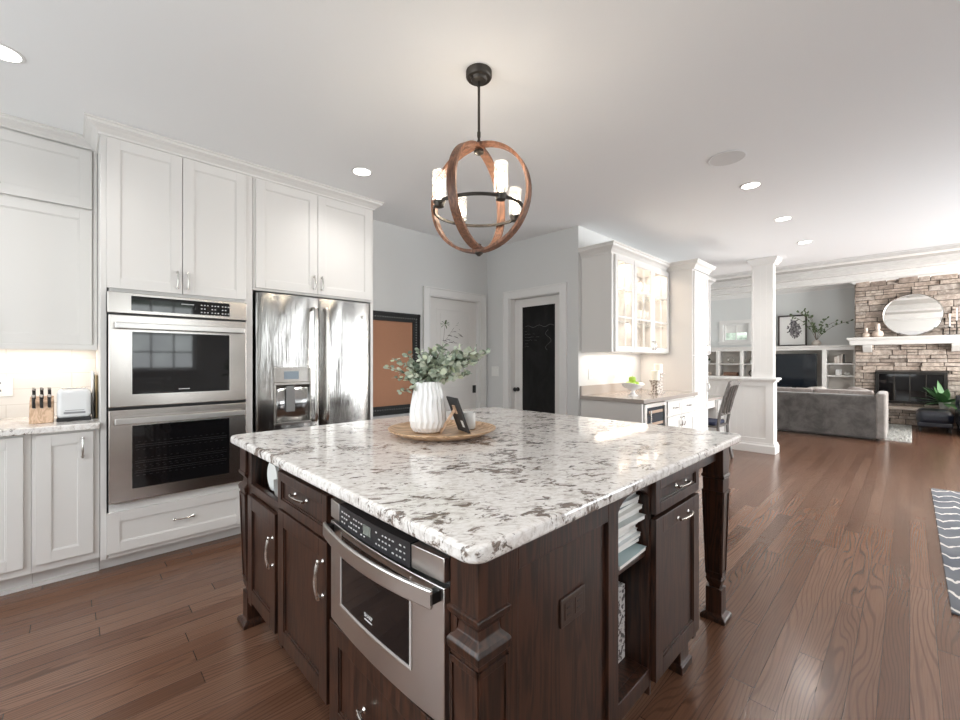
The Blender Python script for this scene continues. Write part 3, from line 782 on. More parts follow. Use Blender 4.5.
# -x face frame
fb(bm, fxI, .70, .722, -.02, 0, .12, .86); fb(bm, fxI, 1.296, 1.316, -.02, 0, .12, .86); fb(bm, fxI, 1.766, 1.80, -.02, .004, .12, .86)
fb(bm, fxI, 2.165, 2.215, -.02, .004, .12, .86); fb(bm, fxI, .70, 2.2, -.02, 0, .845, .877); fb(bm, fxI, 1.30, 2.2, -.02, 0, .69, .70)
fb(bm, fxI, 1.78, 2.19, -.02, .004, .66, .70); fb(bm, fxI, .70, 1.30, -.02, 0, .10, .125)
# -y face: stiles, rails, recessed panel
fb(bm, fyI, .675, .735, -.03, .002, .10, .875); fb(bm, fyI, 1.147, 1.209, -.03, .002, .10, .875)
fb(bm, fyI, .735, 1.147, -.03, .002, .80, .875); fb(bm, fyI, .735, 1.147, -.03, .002, .10, .175)
fb(bm, fyI, 1.432, 1.88, -.03, 0, .84, .875); fb(bm, fyI, 1.432, 1.445, -.03, .0, .12, .86); fb(bm, fyI, 1.855, 1.885, -.03, 0, .12, .86)
fb(bm, fyI, 1.209, 1.432, -.03, 0, .155, .215); fb(bm, fyI, 1.209, 1.432, -.03, 0, .855, .875)
obj('face_frame', bm, dwood, t, bev=.0025)
bm = NB(); fb(bm, fyI, .73, 1.15, -.03, -.010, .17, .81); obj('side_panel', bm, dwood, t)
# arch over the niche
bm = NB(); n = 12; A = []; 
for k in range(n + 1):
    a = PI * k / n; A.append((1.3205 - .111 * math.cos(a), .80 + .05 * math.sin(a)))
for dpt in (0,):
    f0 = [bm.verts.new(fp(fyI, x, .0, z)) for x, z in A]; f1 = [bm.verts.new(fp(fyI, x, .0, .858)) for x, z in A]
    b0 = [bm.verts.new(fp(fyI, x, -.02, z)) for x, z in A]; b1 = [bm.verts.new(fp(fyI, x, -.02, .858)) for x, z in A]
    for k in range(n):
        bm.faces.new((f0[k], f0[k + 1], f1[k + 1], f1[k])); bm.faces.new((b0[k + 1], b0[k], b1[k], b1[k + 1])); bm.faces.new((f0[k + 1], f0[k], b0[k], b0[k + 1]))
obj('niche_arch', bm, dwood, t)
bm = NB(); box(bm, 1.19, 1.432, .645, 1.05, .60, .615); obj('niche_shelf', bm, dwood, t, bev=.002)
# doors, drawers on -x face
def dk(name, fr, s0, s1, z0, z1, rail=.06): return shaker(name, fr, s0, s1, z0, z1, dwood, t, rail, .02, .010)
a = dk('door', fxI, 1.80, 2.165, .17, .655); handle(fxI, 1.820, .50, a, L=.13)
a = dk('door', fxI, 1.318, 1.765, .165, .69); handle(fxI, 1.342, .568, a, L=.13)
a = dk('drawer', fxI, 1.318, 1.765, .70, .842, .035); handle(fxI, 1.525, .79, a, vert=False, L=.12)
a = dk('drawer', fxI, .722, 1.296, .13, .455); handle(fxI, 1.01, .30, a, vert=False, L=.14)
a = dk('drawer', fyI, 1.44, 1.86, .748, .865, .035); handle(fyI, 1.66, .815, a, vert=False, L=.11)
a = dk('door', fyI, 1.44, 1.86, .17, .732); handle(fyI, 1.68, .690, a, vert=False, L=.12)
# apron to the far leg
bm = NB(); box(bm, 1.885, 2.28, .665, .69, .79, .877); box(bm, 2.30, 2.325, .72, 2.24, .79, .877); box(bm, 1.88, 2.28, 2.24, 2.265, .79, .877); obj('apron', bm, dwood_x, t, bev=.002)
bm = NB()
cc = [(1.885, .79), (1.885, .70), (1.905, .70), (1.91, .735), (1.93, .76), (1.96, .772), (1.965, .79)]
u0 = [bm.verts.new((x, .665, z)) for x, z in cc]; u1 = [bm.verts.new((x, .69, z)) for x, z in cc]
bm.faces.new(u0); bm.faces.new(u1[::-1])
for k in range(len(cc)): bm.faces.new((u0[k], u1[k], u1[(k + 1) % len(cc)], u0[(k + 1) % len(cc)]))
obj('corbel', bm, dwood, t)
bm = NB(); sqloft(bm, 1.83, .70, [(0, .055), (.03, .055), (.035, .045), (.12, .042)]); obj('foot', bm, dwood, t, bev=.002)
# legs
def leg(cx, cy, hw=.046, taper=True, plain=False):
    bm = NB(); h = hw
    if plain:
        sqloft(bm, cx, cy, [(.722, h), (.877, h)]); sqloft(bm, cx, cy, [(.700, h - .002), (.706, h + .005), (.716, h + .005), (.723, h)])
        ht = .700
    else:
        sqloft(bm, cx, cy, [(.735, h), (.877, h)])
        sqloft(bm, cx, cy, [(.652, h + .004), (.672, h + .007), (.680, h + .002), (.692, h - .011), (.712, h - .013), (.722, h - .004), (.732, h + .004), (.745, h + .006), (.748, h)])
        ht = .652
    b = h - .013 if taper else h - .002
    sqloft(bm, cx, cy, [(.20, b), (ht, h)])
    sqloft(bm, cx, cy, [(.155, b - .010), (.165, b - .010), (.18, b - .002), (.20, b + .003), (.205, b)])
    sqloft(bm, cx, cy, [(0, h + .010), (.016, h + .010), (.024, h + .004), (.032, b + .002), (.155, b + .002)])
    o = obj('leg', bm, dwood, t, bev=.002)
    # raised border around each face of the shaft
    bm = NB()
    for q in range(4):
        d = [Vector((0, -1)), Vector((1, 0)), Vector((0, 1)), Vector((-1, 0))][q]; s = Vector((-d.y, d.x))
        def P3(sv, z, dd):
            w = b + (h - b) * (z - .20) / .452
            p = d * (w + dd) + s * sv * w; return (cx + p.x, cy + p.y, z)
        for s0, s1, z0, z1 in ((-1, -.78, .22, .64), (.78, 1, .22, .64), (-1, 1, .22, .235), (-1, 1, .625, .64)):
            vs = [bm.verts.new(P3(a_, z_, d_)) for d_ in (-.001, .004) for a_, z_ in ((s0, z0), (s1, z0), (s1, z1), (s0, z1))]
            for f in ((0, 1, 2, 3), (4, 7, 6, 5), (0, 4, 5, 1), (1, 5, 6, 2), (2, 6, 7, 3), (3, 7, 4, 0)): bm.faces.new([vs[i] for i in f])
    obj('leg_border', bm, dwood, o, bev=.001)
leg(.642, .662, .045, False); leg(.640, 2.262); leg(2.312, .680, .047, True, True); leg(2.312, 2.262, .047, True, True)
# countertop
bm = NB(); box(bm, .553, 2.41, .583, 2.345, .878, .915)
ed = [e for e in bm.edges if abs(e.verts[0].co.z - e.verts[1].co.z) > .01]
bmesh.ops.bevel(bm, geom=ed, offset=.045, segments=8, affect='EDGES', profile=.5)
one('island_countertop', bm, granite_m, 'large polished granite slab with brown flecks on the dark island', 'countertop', bev=.010, seg=3, ang=40)

# microwave drawer
t = thing('microwave_drawer', 'stainless microwave drawer with curved handle in the island', 'microwave', (.62, 1.0, .46))
Ym0, Ym1 = .724, 1.294
def bow_x(bm, y0, y1, z0, z1, x_back, x_front, bow, n=16, ylo=Ym0, yhi=Ym1):
    f = []
    for z in (z0, z1):
        f.append([bm.verts.new((x_front - bow * (1 - (2 * (y0 + (y1 - y0) * i / n - ylo) / (yhi - ylo) - 1) ** 2), y0 + (y1 - y0) * i / n, z)) for i in range(n + 1)])
    bk = [[bm.verts.new((x_back, y0, z)), bm.verts.new((x_back, y1, z))] for z in (z0, z1)]
    for i in range(n): bm.faces.new((f[0][i], f[1][i], f[1][i + 1], f[0][i + 1]))
    bm.faces.new(f[1] + [bk[1][1], bk[1][0]]); bm.faces.new((f[0] + [bk[0][1], bk[0][0]])[::-1])
    bm.faces.new((bk[0][0], bk[1][0], f[1][0], f[0][0])); bm.faces.new((f[0][-1], f[1][-1], bk[1][1], bk[0][1])); bm.faces.new((bk[0][0], bk[0][1], bk[1][1], bk[1][0]))
XF, BW = .594, .014
bm = NB(); box(bm, .612, .629, Ym0, Ym1, .46, .842); obj('body', bm, black, t)
bm = NB(); bow_x(bm, Ym0, Ym1, .462, .772, .612, XF, BW); md = obj('drawer_front', bm, steel_flat, t, smooth=True, bev=.002)
bm = NB(); bow_x(bm, .842, 1.20, .545, .752, .612, XF - .0015, BW); obj('window', bm, black_gloss, md, smooth=True)
bm = NB()
for y0, y1, z0, z1 in ((.835, .842, .538, .76), (1.20, 1.207, .538, .76), (.842, 1.20, .538, .545)): bow_x(bm, y0, y1, z0, z1, .612, XF - .003, BW, 8)
obj('window_trim', bm, M('bright_trim', (.8, .8, .79), .3, .6), md, smooth=True)
bm = NB(); bow_x(bm, Ym0, .838, .784, .840, .612, XF, BW, 6); obj('top_trim', bm, steel_flat, t, smooth=True, bev=.002); bm = NB(); bow_x(bm, 1.222, Ym1, .784, .840, .612, XF, BW, 6); obj('top_trim', bm, steel_flat, t, smooth=True, bev=.002)
bm = NB(); bow_x(bm, .840, 1.220, .780, .842, .612, XF - .001, BW); kp = obj('control_panel', bm, M('charcoal_panel', (.03, .03, .033), .3), t, smooth=True)
def onbow(y): return XF - .001 - BW * (1 - (2 * (y - Ym0) / (Ym1 - Ym0) - 1) ** 2)
bm = NB()
for i in range(22):
    y = .860 + i * .0158
    if 9 <= i <= 11: continue
    for j in range(3):
        if (i + j) % 5 == 4: continue
        z = .793 + j * .015; w = .0085 if i % 2 else .006; x = onbow(y)
        box(bm, x - .0006, x + .001, y, y + w, z, z + .0035)
obj('key_print', bm, M('key_white', (.6, .6, .6), .5), kp)
bm = NB(); y = 1.03; x = onbow(y); box(bm, x - .001, x + .002, y - .012, y + .028, .802, .828); obj('display', bm, M('lcd_grey', (.20, .22, .20), .2), kp)
bm = NB(); q = []
for i in range(21):
    u = -1 + 2 * i / 20; y = (Ym0 + Ym1) / 2 + u * (Ym1 - Ym0) / 2 * .965; q.append((XF - .026 - .030 * (1 - u * u), y, .754))
tube(bm, q, (.007, .031), 4, flat=(0, 0, 1)); hd = obj('handle', bm, steel_flat, md, bev=.004, smooth=False)
for y in (Ym0 + .02, Ym1 - .02):
    bm = NB(); box(bm, XF - .030, XF + .004, y - .010, y + .010, .742, .766); obj('handle_mount', bm, black, md)
# brand lettering on window
def text(body, size, loc, rot, mat, parent=None, name='lettering', ext=.0004, align='CENTER'):
    cu = bpy.data.curves.new(name, 'FONT'); cu.body = body; cu.size = size; cu.extrude = ext; cu.align_x = align
    tmp = bpy.data.objects.new(name, cu); C.objects.link(tmp)
    dg = bpy.context.evaluated_depsgraph_get(); me = bpy.data.meshes.new_from_object(tmp.evaluated_get(dg))
    bpy.data.objects.remove(tmp); bpy.data.curves.remove(cu)
    me.transform(Matrix.Translation(Vector(loc) - org(parent)) @ rot.to_4x4())
    me.materials.clear(); me.materials.append(mat)
    o = bpy.data.objects.new(name, me); C.objects.link(o)
    if parent: o.parent = parent; ORG[o.name] = tuple(org(parent))
    return o
from mathutils import Euler
RX = Euler((PI / 2, 0, -PI / 2)).to_matrix()   # faces -x, reads toward -y
text('SHARP', .0145, (onbow(1.03) - .001, 1.03, .578), RX, M('logo_white', (.75, .75, .75), .4), md)
bm = NB(); box(bm, onbow(1.03) - .0015, onbow(1.03) + .001, 1.010, 1.050, .569, .5715); obj('fine_print', bm, bpy.data.materials['logo_white'], md)

# outlet on island panel
brown = M('brown_plate', (.045, .025, .018), .4)
plate('island_outlet', ('y', .64), .97, .618, .115, .075, 'dark brown horizontal outlet plate on the island side panel', 'outlet', brown, black)

# paper towel roll in cubby
t = thing('paper_towel_roll', 'white paper towel roll in the island cubby', 'paper towel', (.76, 2.0, .675))
bm = NB(); lathe(bm, (.66, 2.05, .750), [(.018, 0), (.066, .0), (.066, .24), (.018, .24)], 32, 'x'); obj('roll', bm, paper, t, smooth=True)
bm = NB(); q0 = []
sheet = [(1.983, .750), (1.982, .715), (1.965, .685), (1.90, .678), (1.82, .677)]
rows = [[bm.verts.new((x, y, z)) for y, z in sheet] for x in (.645, .88)]
for k in range(len(sheet) - 1): bm.faces.new((rows[0][k], rows[0][k + 1], rows[1][k + 1], rows[1][k]))
obj('loose_sheet', bm, paper, t, solid=.002)

# magazines
mcols = [(.55, .58, .58), (.40, .50, .52), (.72, .71, .68), (.20, .25, .27), (.66, .70, .72), (.80, .80, .80), (.30, .40, .34), (.74, .72, .68), (.56, .62, .66)]
mm = [M('magazine_cover', c_, .4) for c_ in mcols]
z = .6155
names = ['bottom', 'second from bottom', 'third from bottom', 'fourth from bottom', 'fifth from bottom', 'sixth from bottom', 'seventh from bottom', 'eighth from bottom', 'ninth from bottom', 'tenth from bottom', 'eleventh from bottom', 'fourth from top', 'third from top', 'second from top', 'top']
rr = random.Random(3)
for i in range(15):
    th = rr.uniform(.009, .0145)
    t = thing('magazine', names[i] + ' magazine of the untidy stack on the island niche shelf', 'magazine', (1.322 + rr.uniform(-.004, .004), .79 + rr.uniform(-.022, .022), z), rotz=rr.uniform(-.045, .045), group='magazines stacked in the island niche', local=True)
    bm = NB(); box(bm, -.10, .095, -.135, .135, .0, th); ob = obj('pages', bm, paper, t, bev=.001)
    bm = NB(); box(bm, -.1005, .0965, -.137, .137, th, th + .0012); obj('cover', bm, mm[i % 9], t)
    z += th + .0017
print('magazine top', z)
# speckled box standing in lower niche
bm = NB(); box(bm, 1.26, 1.425, .715, .95, .2155, .48)
sp = M('speckled_cover', (.75, .75, .74), .5); gg = G(sp); vv = gg.noise(gg.coord(), 70, 2, .5); gg.base(gg.ramp(vv, [(.42, (.12, .11, .11)), (.5, (.78, .77, .76))]))
one('binder', bm, sp, 'black speckled white binder upright at the bottom of the island niche', 'binder', bev=.003)

# --- things on the island
zt = .9155
t = thing('wooden_tray', 'round light wood tray under the vase on the island', 'tray', (1.31, 1.61, zt))
bm = NB(); lathe(bm, (1.31, 1.61, zt), [(.14, 0), (.185, .002), (.235, .020), (.262, .034), (.264, .039), (.255, .039), (.225, .022), (.17, .013), (.001, .012)], 56); obj('dish', bm, tray_wood, t, smooth=True)
vx, vy = 1.262, 1.665
bm = NB(); n = 20; prof = [(q_[0] * 1.16, q_[1] * 1.30) for q_ in [(.046, 0), (.060, .006), (.071, .022), (.076, .045), (.074, .09), (.064, .14), (.055, .175), (.050, .192)]]
rings = []
for i, (r, h_) in enumerate(prof):
    ring = []
    for k in range(n * 2):
        a = 2 * PI * (k + (i % 2) * .5) / (n * 2); rr_ = r * (1 + (.035 if k % 2 else -.035) * (1 if h_ > 0.003 else 0))
        ring.append(bm.verts.new((vx + rr_ * math.cos(a), vy + rr_ * math.sin(a), zt + .0135 + h_)))
    rings.append(ring)
for A, B_ in zip(rings, rings[1:]):
    for k in range(2 * n): bm.faces.new((A[k], A[(k + 1) % (2 * n)], B_[(k + 1) % (2 * n)], B_[k]))
inner = [[bm.verts.new((vx + r * math.cos(2 * PI * k / (2 * n)), vy + r * math.sin(2 * PI * k / (2 * n)), zt + z_)) for k in range(2 * n)] for r, z_ in ((.052, .263), (.054, .20))]
pv = rings[-1]
for A, B_ in ((pv, inner[0]), (inner[0], inner[1])):
    for k in range(2 * n): bm.faces.new((A[k], A[(k + 1) % (2 * n)], B_[(k + 1) % (2 * n)], B_[k]))
bm.faces.new(rings[0][::-1]); bm.faces.new(inner[1])
one('vase', bm, ceramic, 'white faceted ceramic vase on the wooden tray', 'vase')

# eucalyptus
def leaf(bm, p, d, nrm, L, Wd, seg=6):
    d = d.normalized(); s = d.cross(nrm).normalized(); nn_ = s.cross(d).normalized()
    vs = []
    for k in range(seg):
        a = 2 * PI * k / seg
        vs.append(bm.verts.new(p + d * (L * .5 * (1 - math.cos(a))) + s * (Wd * .5 * math.sin(a)) + nn_ * (.12 * L * abs(math.sin(a)))))
    bm.faces.new(vs)
t = thing('eucalyptus_bunch', 'pale green eucalyptus branches in the white vase', 'foliage', (vx, vy, zt + .265))
rs = random.Random(11)
Rv = Vector((.716, -.698, 0)); Fv = Vector((.698, .716, 0)); Uz = Vector((0, 0, 1))
base = Vector((vx, vy, zt + .25))
# (right, up, depth, n, leaf size)
stems = [(.29, .155, .0, 17, .044), (.25, .12, .02, 15, .046), (.20, .10, -.05, 13, .046), (.21, .15, .04, 14, .046), (.15, .18, -.03, 13, .044), (.08, .19, .0, 12, .044), (.02, .17, .03, 12, .040),
         (-.04, .16, -.02, 11, .038), (-.11, .15, .03, 12, .032), (-.16, .12, .0, 12, .030), (-.19, .08, -.02, 12, .030), (-.15, .03, -.03, 10, .032), (.12, .09, -.07, 11, .046), (.0, .12, -.06, 10, .044), (.07, .07, -.08, 10, .046), (-.08, .05, -.06, 10, .040),
         (.20, .05, -.03, 10, .042), (.14, .14, -.08, 12, .046), (-.09, .10, .05, 10, .040), (.24, .17, -.02, 14, .04), (-.12, -.03, -.06, 8, .032)]
lb = NB(); sb = NB()
for rx, uz, dp, n_, ls in stems:
    tip = base + Rv * rx + Uz * uz + Fv * dp; mid = base + Rv * rx * .35 + Uz * uz * .62 + Fv * dp * .5
    pts = [base * (1 - s_) ** 2 + mid * 2 * s_ * (1 - s_) + tip * s_ ** 2 for s_ in [k / 10 for k in range(11)]]
    tube(sb, pts, [(.002 - .0001 * k,) * 2 for k in range(11)], 5)
    for k in range(n_):
        s_ = .22 + .78 * k / (n_ - 1); p = base * (1 - s_) ** 2 + mid * 2 * s_ * (1 - s_) + tip * s_ ** 2
        tan = (tip - mid).normalized()
        for q in (0, 1, 2):
            a = rs.uniform(0, 2 * PI); side = (Rv * math.cos(a) + Fv * .7 * math.sin(a) + Uz * rs.uniform(-.5, .6)).normalized()
            d = (side + tan * .35).normalized(); nr = Vector((rs.uniform(-1, 1), rs.uniform(-1, 1), rs.uniform(.0, 1))).normalized()
            sz = ls * rs.uniform(.75, 1.2) * (1.05 - .35 * s_)
            leaf(lb, p + d * .005, d, nr, sz, sz * .85)
obj('stem', sb, stem_m, t); obj('leaf', lb, euc_m, t); t.children[-1]['kind'] = 'stuff'; t.children[0]['kind'] = 'stuff'
# tall thin sprig behind with sparse dark leaves
db = NB(); sb = NB(); gb = NB()
tip = base + Rv * .085 + Uz * .295
tube(sb, [base, base + Rv * .07 + Uz * .15, tip], .0008, 4)
tube(sb, [base + Rv * .05 + Uz * .16, base + Rv * .13 + Uz * .28], .0007, 4)
for rx, uz in ((.115, .255), (.10, .205), (.11, .215), (.085, .22), (.125, .235), (.145, .25), (.15, .24), (.095, .24), (.07, .215), (.075, .205), (.12, .20)):
    leaf(db, base + Rv * rx + Uz * uz, (Rv + Uz * rs.uniform(-.6, .3)), Vector((rs.uniform(-.5, .5), rs.uniform(-.5, .5), 1)), .028, .008)
for k in range(9):
    a = 2 * PI * k / 9; leaf(gb, tip, Rv * math.cos(a) + Uz * .5 * math.sin(a) - Fv * .2, Uz + Rv * .2, .026, .010)
for rx, uz in ((.135, .285), (.145, .275), (.14, .295)): leaf(gb, base + Rv * rx + Uz * uz, Rv + Uz * rs.uniform(-1, 1), Uz, .018, .009)
obj('sprig_stem', sb, stem_m, t); obj('dry_leaf', db, euc_dark, t); t.children[-1]['kind'] = 'stuff'; obj('sprig_leaf', gb, leaf_ol, t); t.children[-1]['kind'] = 'stuff'
for k_ in ('sprig_stem',): 
    for c_ in t.children:
        if c_.name.startswith(k_): c_['kind'] = 'stuff'

# photo frame seen from behind, leaning back toward the camera side
t = thing('picture_frame', 'small black picture frame seen from behind, propped on the wooden tray', 'picture frame', (1.36, 1.55, zt + .0135), local=True)
# local: x right(R), y away(F) ; frame board leaning toward -y at top
T = Matrix.Rotation(math.radians(-44.25 + 0), 4, 'Z')
def FPt(r, f_, u_): return Rv * r + Fv * f_ + Uz * u_
bm = NB(); a0, a1 = FPt(-.005, .085, .0), FPt(.055, -.035, .0)
topo = FPt(-.060, -.030, .172); thv = FPt(.007, .003, .002)
vs = [bm.verts.new(p) for p in (a0, a1, a1 + topo, a0 + topo, a0 + thv, a1 + thv, a1 + topo + thv, a0 + topo + thv)]
for f in ((3, 2, 1, 0), (4, 5, 6, 7), (0, 1, 5, 4), (1, 2, 6, 5), (2, 3, 7, 6), (3, 0, 4, 7)): bm.faces.new([vs[i] for i in f])
obj('backing', bm, M('charcoal_board', (.035, .035, .037), .6), t, bev=.0015)
cen = (a0 + a1) / 2 + topo * .66
bm = NB(); e1 = (a1 - a0).normalized(); e2 = topo.normalized(); nb_ = e1.cross(e2).normalized()
if nb_.dot(Rv) > 0: nb_ = -nb_
def slab(bm, c, w, h_, th_, r1=e1, r2=e2, n_=nb_):
    vs = [bm.verts.new(c + r1 * a_ * w + r2 * b_ * h_ + n_ * d_) for d_ in (0, th_) for a_, b_ in ((-.5, -.5), (.5, -.5), (.5, .5), (-.5, .5))]
    for f in ((3, 2, 1, 0), (4, 5, 6, 7), (0, 1, 5, 4), (1, 2, 6, 5), (2, 3, 7, 6), (3, 0, 4, 7)): bm.faces.new([vs[i] for i in f])
slab(bm, cen, .03, .045, .006)
foot = FPt(-.085, -.02, .003)
tube(bm, [cen + nb_ * .004, foot], (.010, .004), 4)
obj('easel_leg', bm, block_wood, t, bev=.001)
bm = NB(); slab(bm, (a0 + a1) / 2 + topo * .25 + e1 * .03, .025, .035, .001); obj('sticker', bm, paper, t)
# candle jar
t = thing('candle_jar', 'white candle in a glass jar on the tray behind the frame', 'candle', (1.475, 1.60, zt + .0135))
bm = NB(); lathe(bm, (1.475, 1.60, zt + .0135), [(.033, 0), (.037, .003), (.037, .085), (.035, .085), (.035, .004)], 28, cap=False); bm.faces.new([v for v in bm.verts][:28][::-1]); obj('jar', bm, M('frosted_glass', (.85, .87, .88), .15, alpha=.6), t, smooth=True)
bm = NB(); lathe(bm, (1.475, 1.60, zt + .0165), [(.0345, 0), (.0345, .055)], 28); obj('wax', bm, candle_m, t, smooth=True)

# ================================================================== PENDANT
PX, PY = 1.443, 1.489; ZR = 2.02; PZ = 2.085; PR = .268
t = thing('pendant_light', 'wooden orb chandelier with four glass candle shades over the island', 'pendant light', (PX, PY, PZ - PR))
bm = NB(); lathe(bm, (PX, PY, 2.71), [(.002, -.034), (.058, -.034), (.064, -.026), (.064, -.0005)], 36); lathe(bm, (PX, PY, 2.673), [(.02, -.012), (.035, -.008), (.042, .004)], 24); obj('canopy', bm, iron, t, smooth=True)
bm = NB()
for a in (0.9, 2.9): lathe(bm, (PX + .043 * math.cos(a), PY + .043 * math.sin(a), 2.673), [(.004, -.008), (.008, -.004), (.008, .004)], 10)
obj('screw', bm, iron, t.children[0], smooth=True)
bm = NB(); tube(bm, [(PX, PY, 2.67), (PX, PY, PZ + PR - .02)], .0065, 10); lathe(bm, (PX, PY, 2.40), [(.009, -.012), (.009, .012)], 10); obj('rod', bm, iron, t, smooth=True)
def hoop(ang, R_, w, th, tilt=0):
    bm = NB(); n = 64; rings = []
    d = Vector((math.cos(ang), math.sin(ang), 0)); s = Vector((-math.sin(ang), math.cos(ang), 0))
    for k in range(n):
        a = 2 * PI * k / n; rad = d * math.cos(a) + Uz * math.sin(a); ctr = Vector((PX, PY, PZ))
        rings.append([bm.verts.new(ctr + rad * (R_ + i * th / 2) + s * j * w / 2) for i, j in ((1, -1), (1, 1), (-1, 1), (-1, -1))])
    for k in range(n):
        A, B_ = rings[k], rings[(k + 1) % n]
        for q in range(4): bm.faces.new((A[q], A[(q + 1) % 4], B_[(q + 1) % 4], B_[q]))
    return bm
va = math.atan2(Rv.y, Rv.x)
obj('wooden_ring', hoop(va - math.radians(27), PR - .006, .044, .014), ring_wood, t, bev=.001)
obj('wooden_ring', hoop(va + math.radians(61), PR - .019, .044, .014), ring_wood, t, bev=.001)
bm = NB(); n = 64; q = [(PX + .222 * math.cos(2 * PI * k / n), PY + .222 * math.sin(2 * PI * k / n), ZR) for k in range(n)]
tube(bm, q, (.007, .009), 4, closed=True, flat=(0, 0, 1)); obj('metal_ring', bm, iron, t)
bm = NB(); lathe(bm, (PX, PY, PZ - PR - .006), [(.006, -.012), (.012, -.006), (.02, 0), (.02, .012), (.012, .016), (.012, .045), (.004, .05)], 20); lathe(bm, (PX, PY, PZ + PR - .045), [(.006, -.01), (.024, 0), (.024, .012), (.010, .018), (.010, .06)], 20)
for a in (va, va + PI / 2): pass
obj('hub', bm, iron, t, smooth=True)
seed_glass = M('seeded_glass', (1, 1, 1), .1); 
gg = G(seed_glass); tnt = seed_glass.node_tree; tnt.nodes.clear()
tr = tnt.nodes.new('ShaderNodeBsdfTransparent'); gl = tnt.nodes.new('ShaderNodeBsdfGlossy'); gl.inputs['Roughness'].default_value = .12
df = tnt.nodes.new('ShaderNodeBsdfTranslucent'); mx = tnt.nodes.new('ShaderNodeMixShader'); mx2 = tnt.nodes.new('ShaderNodeMixShader'); om = tnt.nodes.new('ShaderNodeOutputMaterial')
vo = tnt.nodes.new('ShaderNodeTexVoronoi'); vo.inputs['Scale'].default_value = 140; mr_ = tnt.nodes.new('ShaderNodeMapRange'); mr_.inputs[1].default_value = .15; mr_.inputs[2].default_value = .45; mr_.inputs[3].default_value = .55; mr_.inputs[4].default_value = .12
tc_ = tnt.nodes.new('ShaderNodeTexCoord'); tnt.links.new(tc_.outputs['Object'], vo.inputs['Vector']); tnt.links.new(vo.outputs['Distance'], mr_.inputs[0])
mx2.inputs[0].default_value = .5; tnt.links.new(gl.outputs[0], mx2.inputs[1]); tnt.links.new(df.outputs[0], mx2.inputs[2])
tnt.links.new(mr_.outputs[0], mx.inputs[0]); tnt.links.new(tr.outputs[0], mx.inputs[1]); tnt.links.new(mx2.outputs[0], mx.inputs[2]); tnt.links.new(mx.outputs[0], om.inputs[0])
bulb_m = M('lit_filament_bulb', (1, .86, .66), .3, emit=28)
for k in range(4):
    a = va + math.radians(28) + k * PI / 2; cx, cy = PX + .212 * math.cos(a), PY + .212 * math.sin(a)
    bm = NB(); lathe(bm, (cx, cy, ZR), [(.012, -.018), (.022, -.014), (.024, .0), (.027, .006), (.027, .012), (.012, .014)], 20); sk = obj('socket', bm, iron, t, smooth=True)
    bm = NB(); lathe(bm, (cx, cy, ZR + .012), [(.029, 0), (.032, .006), (.032, .135), (.029, .142)], 28, cap=False); obj('glass_shade', bm, seed_glass, t, smooth=True)
    bm = NB(); lathe(bm, (cx, cy, ZR + .014), [(.008, 0), (.009, .02), (.014, .04), (.0145, .075), (.009, .10), (.002, .108)], 16); obj('bulb', bm, bulb_m, t, smooth=True)
    ld = bpy.data.lights.new('pendant_bulb_light', 'POINT'); ld.energy = .9; ld.color = (1, .88, .72); ld.shadow_soft_size = .012
    lo_ = bpy.data.objects.new('pendant_bulb_light', ld); C.objects.link(lo_); lo_.location = (cx, cy, ZR + .17)

# ================================================================== CEILING FIXTURES
disc = M('downlight_lens', (1, .97, .92), .5, emit=5)
first = None
for i, (x, y, lab) in enumerate(((-.232, 2.93, 'round white recessed downlight above the left wall cabinets'), (1.568, 2.886, 'round white recessed downlight above the refrigerator'), (3.958, .905, 'recessed downlight nearest the ceiling speaker'), (5.116, .89, 'middle one of the three recessed downlights in a row on the right'), (6.311, .885, 'recessed downlight farthest away, near the white column'),
        (-.4, .9, 'added unseen downlight overhead, left of the window over the sink'), (-.6, -1.0, 'added unseen downlight in the back corner of the kitchen'), (1.2, -1.2, 'added unseen downlight in front of the sink window'), (2.7, -1.2, 'added unseen downlight just before the dining rug'), (4.2, -1.2, 'added unseen downlight over the near part of the dining rug'), (5.7, -1.2, 'added unseen downlight over the far part of the dining rug'))):  # the last six are added out of view to brighten the room
    if first is None:
        t = thing('recessed_light', lab, 'ceiling light', (x, y, 2.71), local=True, group='recessed downlights in the kitchen ceiling')
        bm = NB(); lathe(bm, (0, 0, 0), [(.062, -.0005), (.076, -.0005), (.076, -.003), (.066, -.006), (.062, -.004)], 32, cap=False); obj('trim_ring', bm, white_trim, t, smooth=True)
        bm = NB(); lathe(bm, (0, 0, -.003), [(.0655, 0), (.0655, .0024)], 32); obj('lens', bm, disc, t)
        first = t
    else: t = dup(first, (x, y, 2.71), label=lab)
    ld = bpy.data.lights.new('downlight', 'SPOT'); ld.energy = 20 if i < 2 else 34; ld.spot_size = math.radians(150); ld.spot_blend = 1; ld.color = (1, .97, .93); ld.shadow_soft_size = .06
    lo_ = bpy.data.objects.new('downlight', ld); C.objects.link(lo_); lo_.location = (x, y, 2.69)
t = thing('ceiling_speaker', 'round flush white speaker grille in the ceiling', 'speaker', (3.306, .90, 2.71))
bm = NB(); lathe(bm, (3.306, .90, 2.71), [(.118, -.0005), (.122, -.004), (.112, -.007), (.108, -.005)], 40, cap=False); obj('rim', bm, ceil_m, t, smooth=True)
bm = NB(); lathe(bm, (3.306, .90, 2.7045), [(.109, 0), (.109, .003)], 40); obj('grille', bm, M('grille_grey', (.68, .68, .68), .8), t)

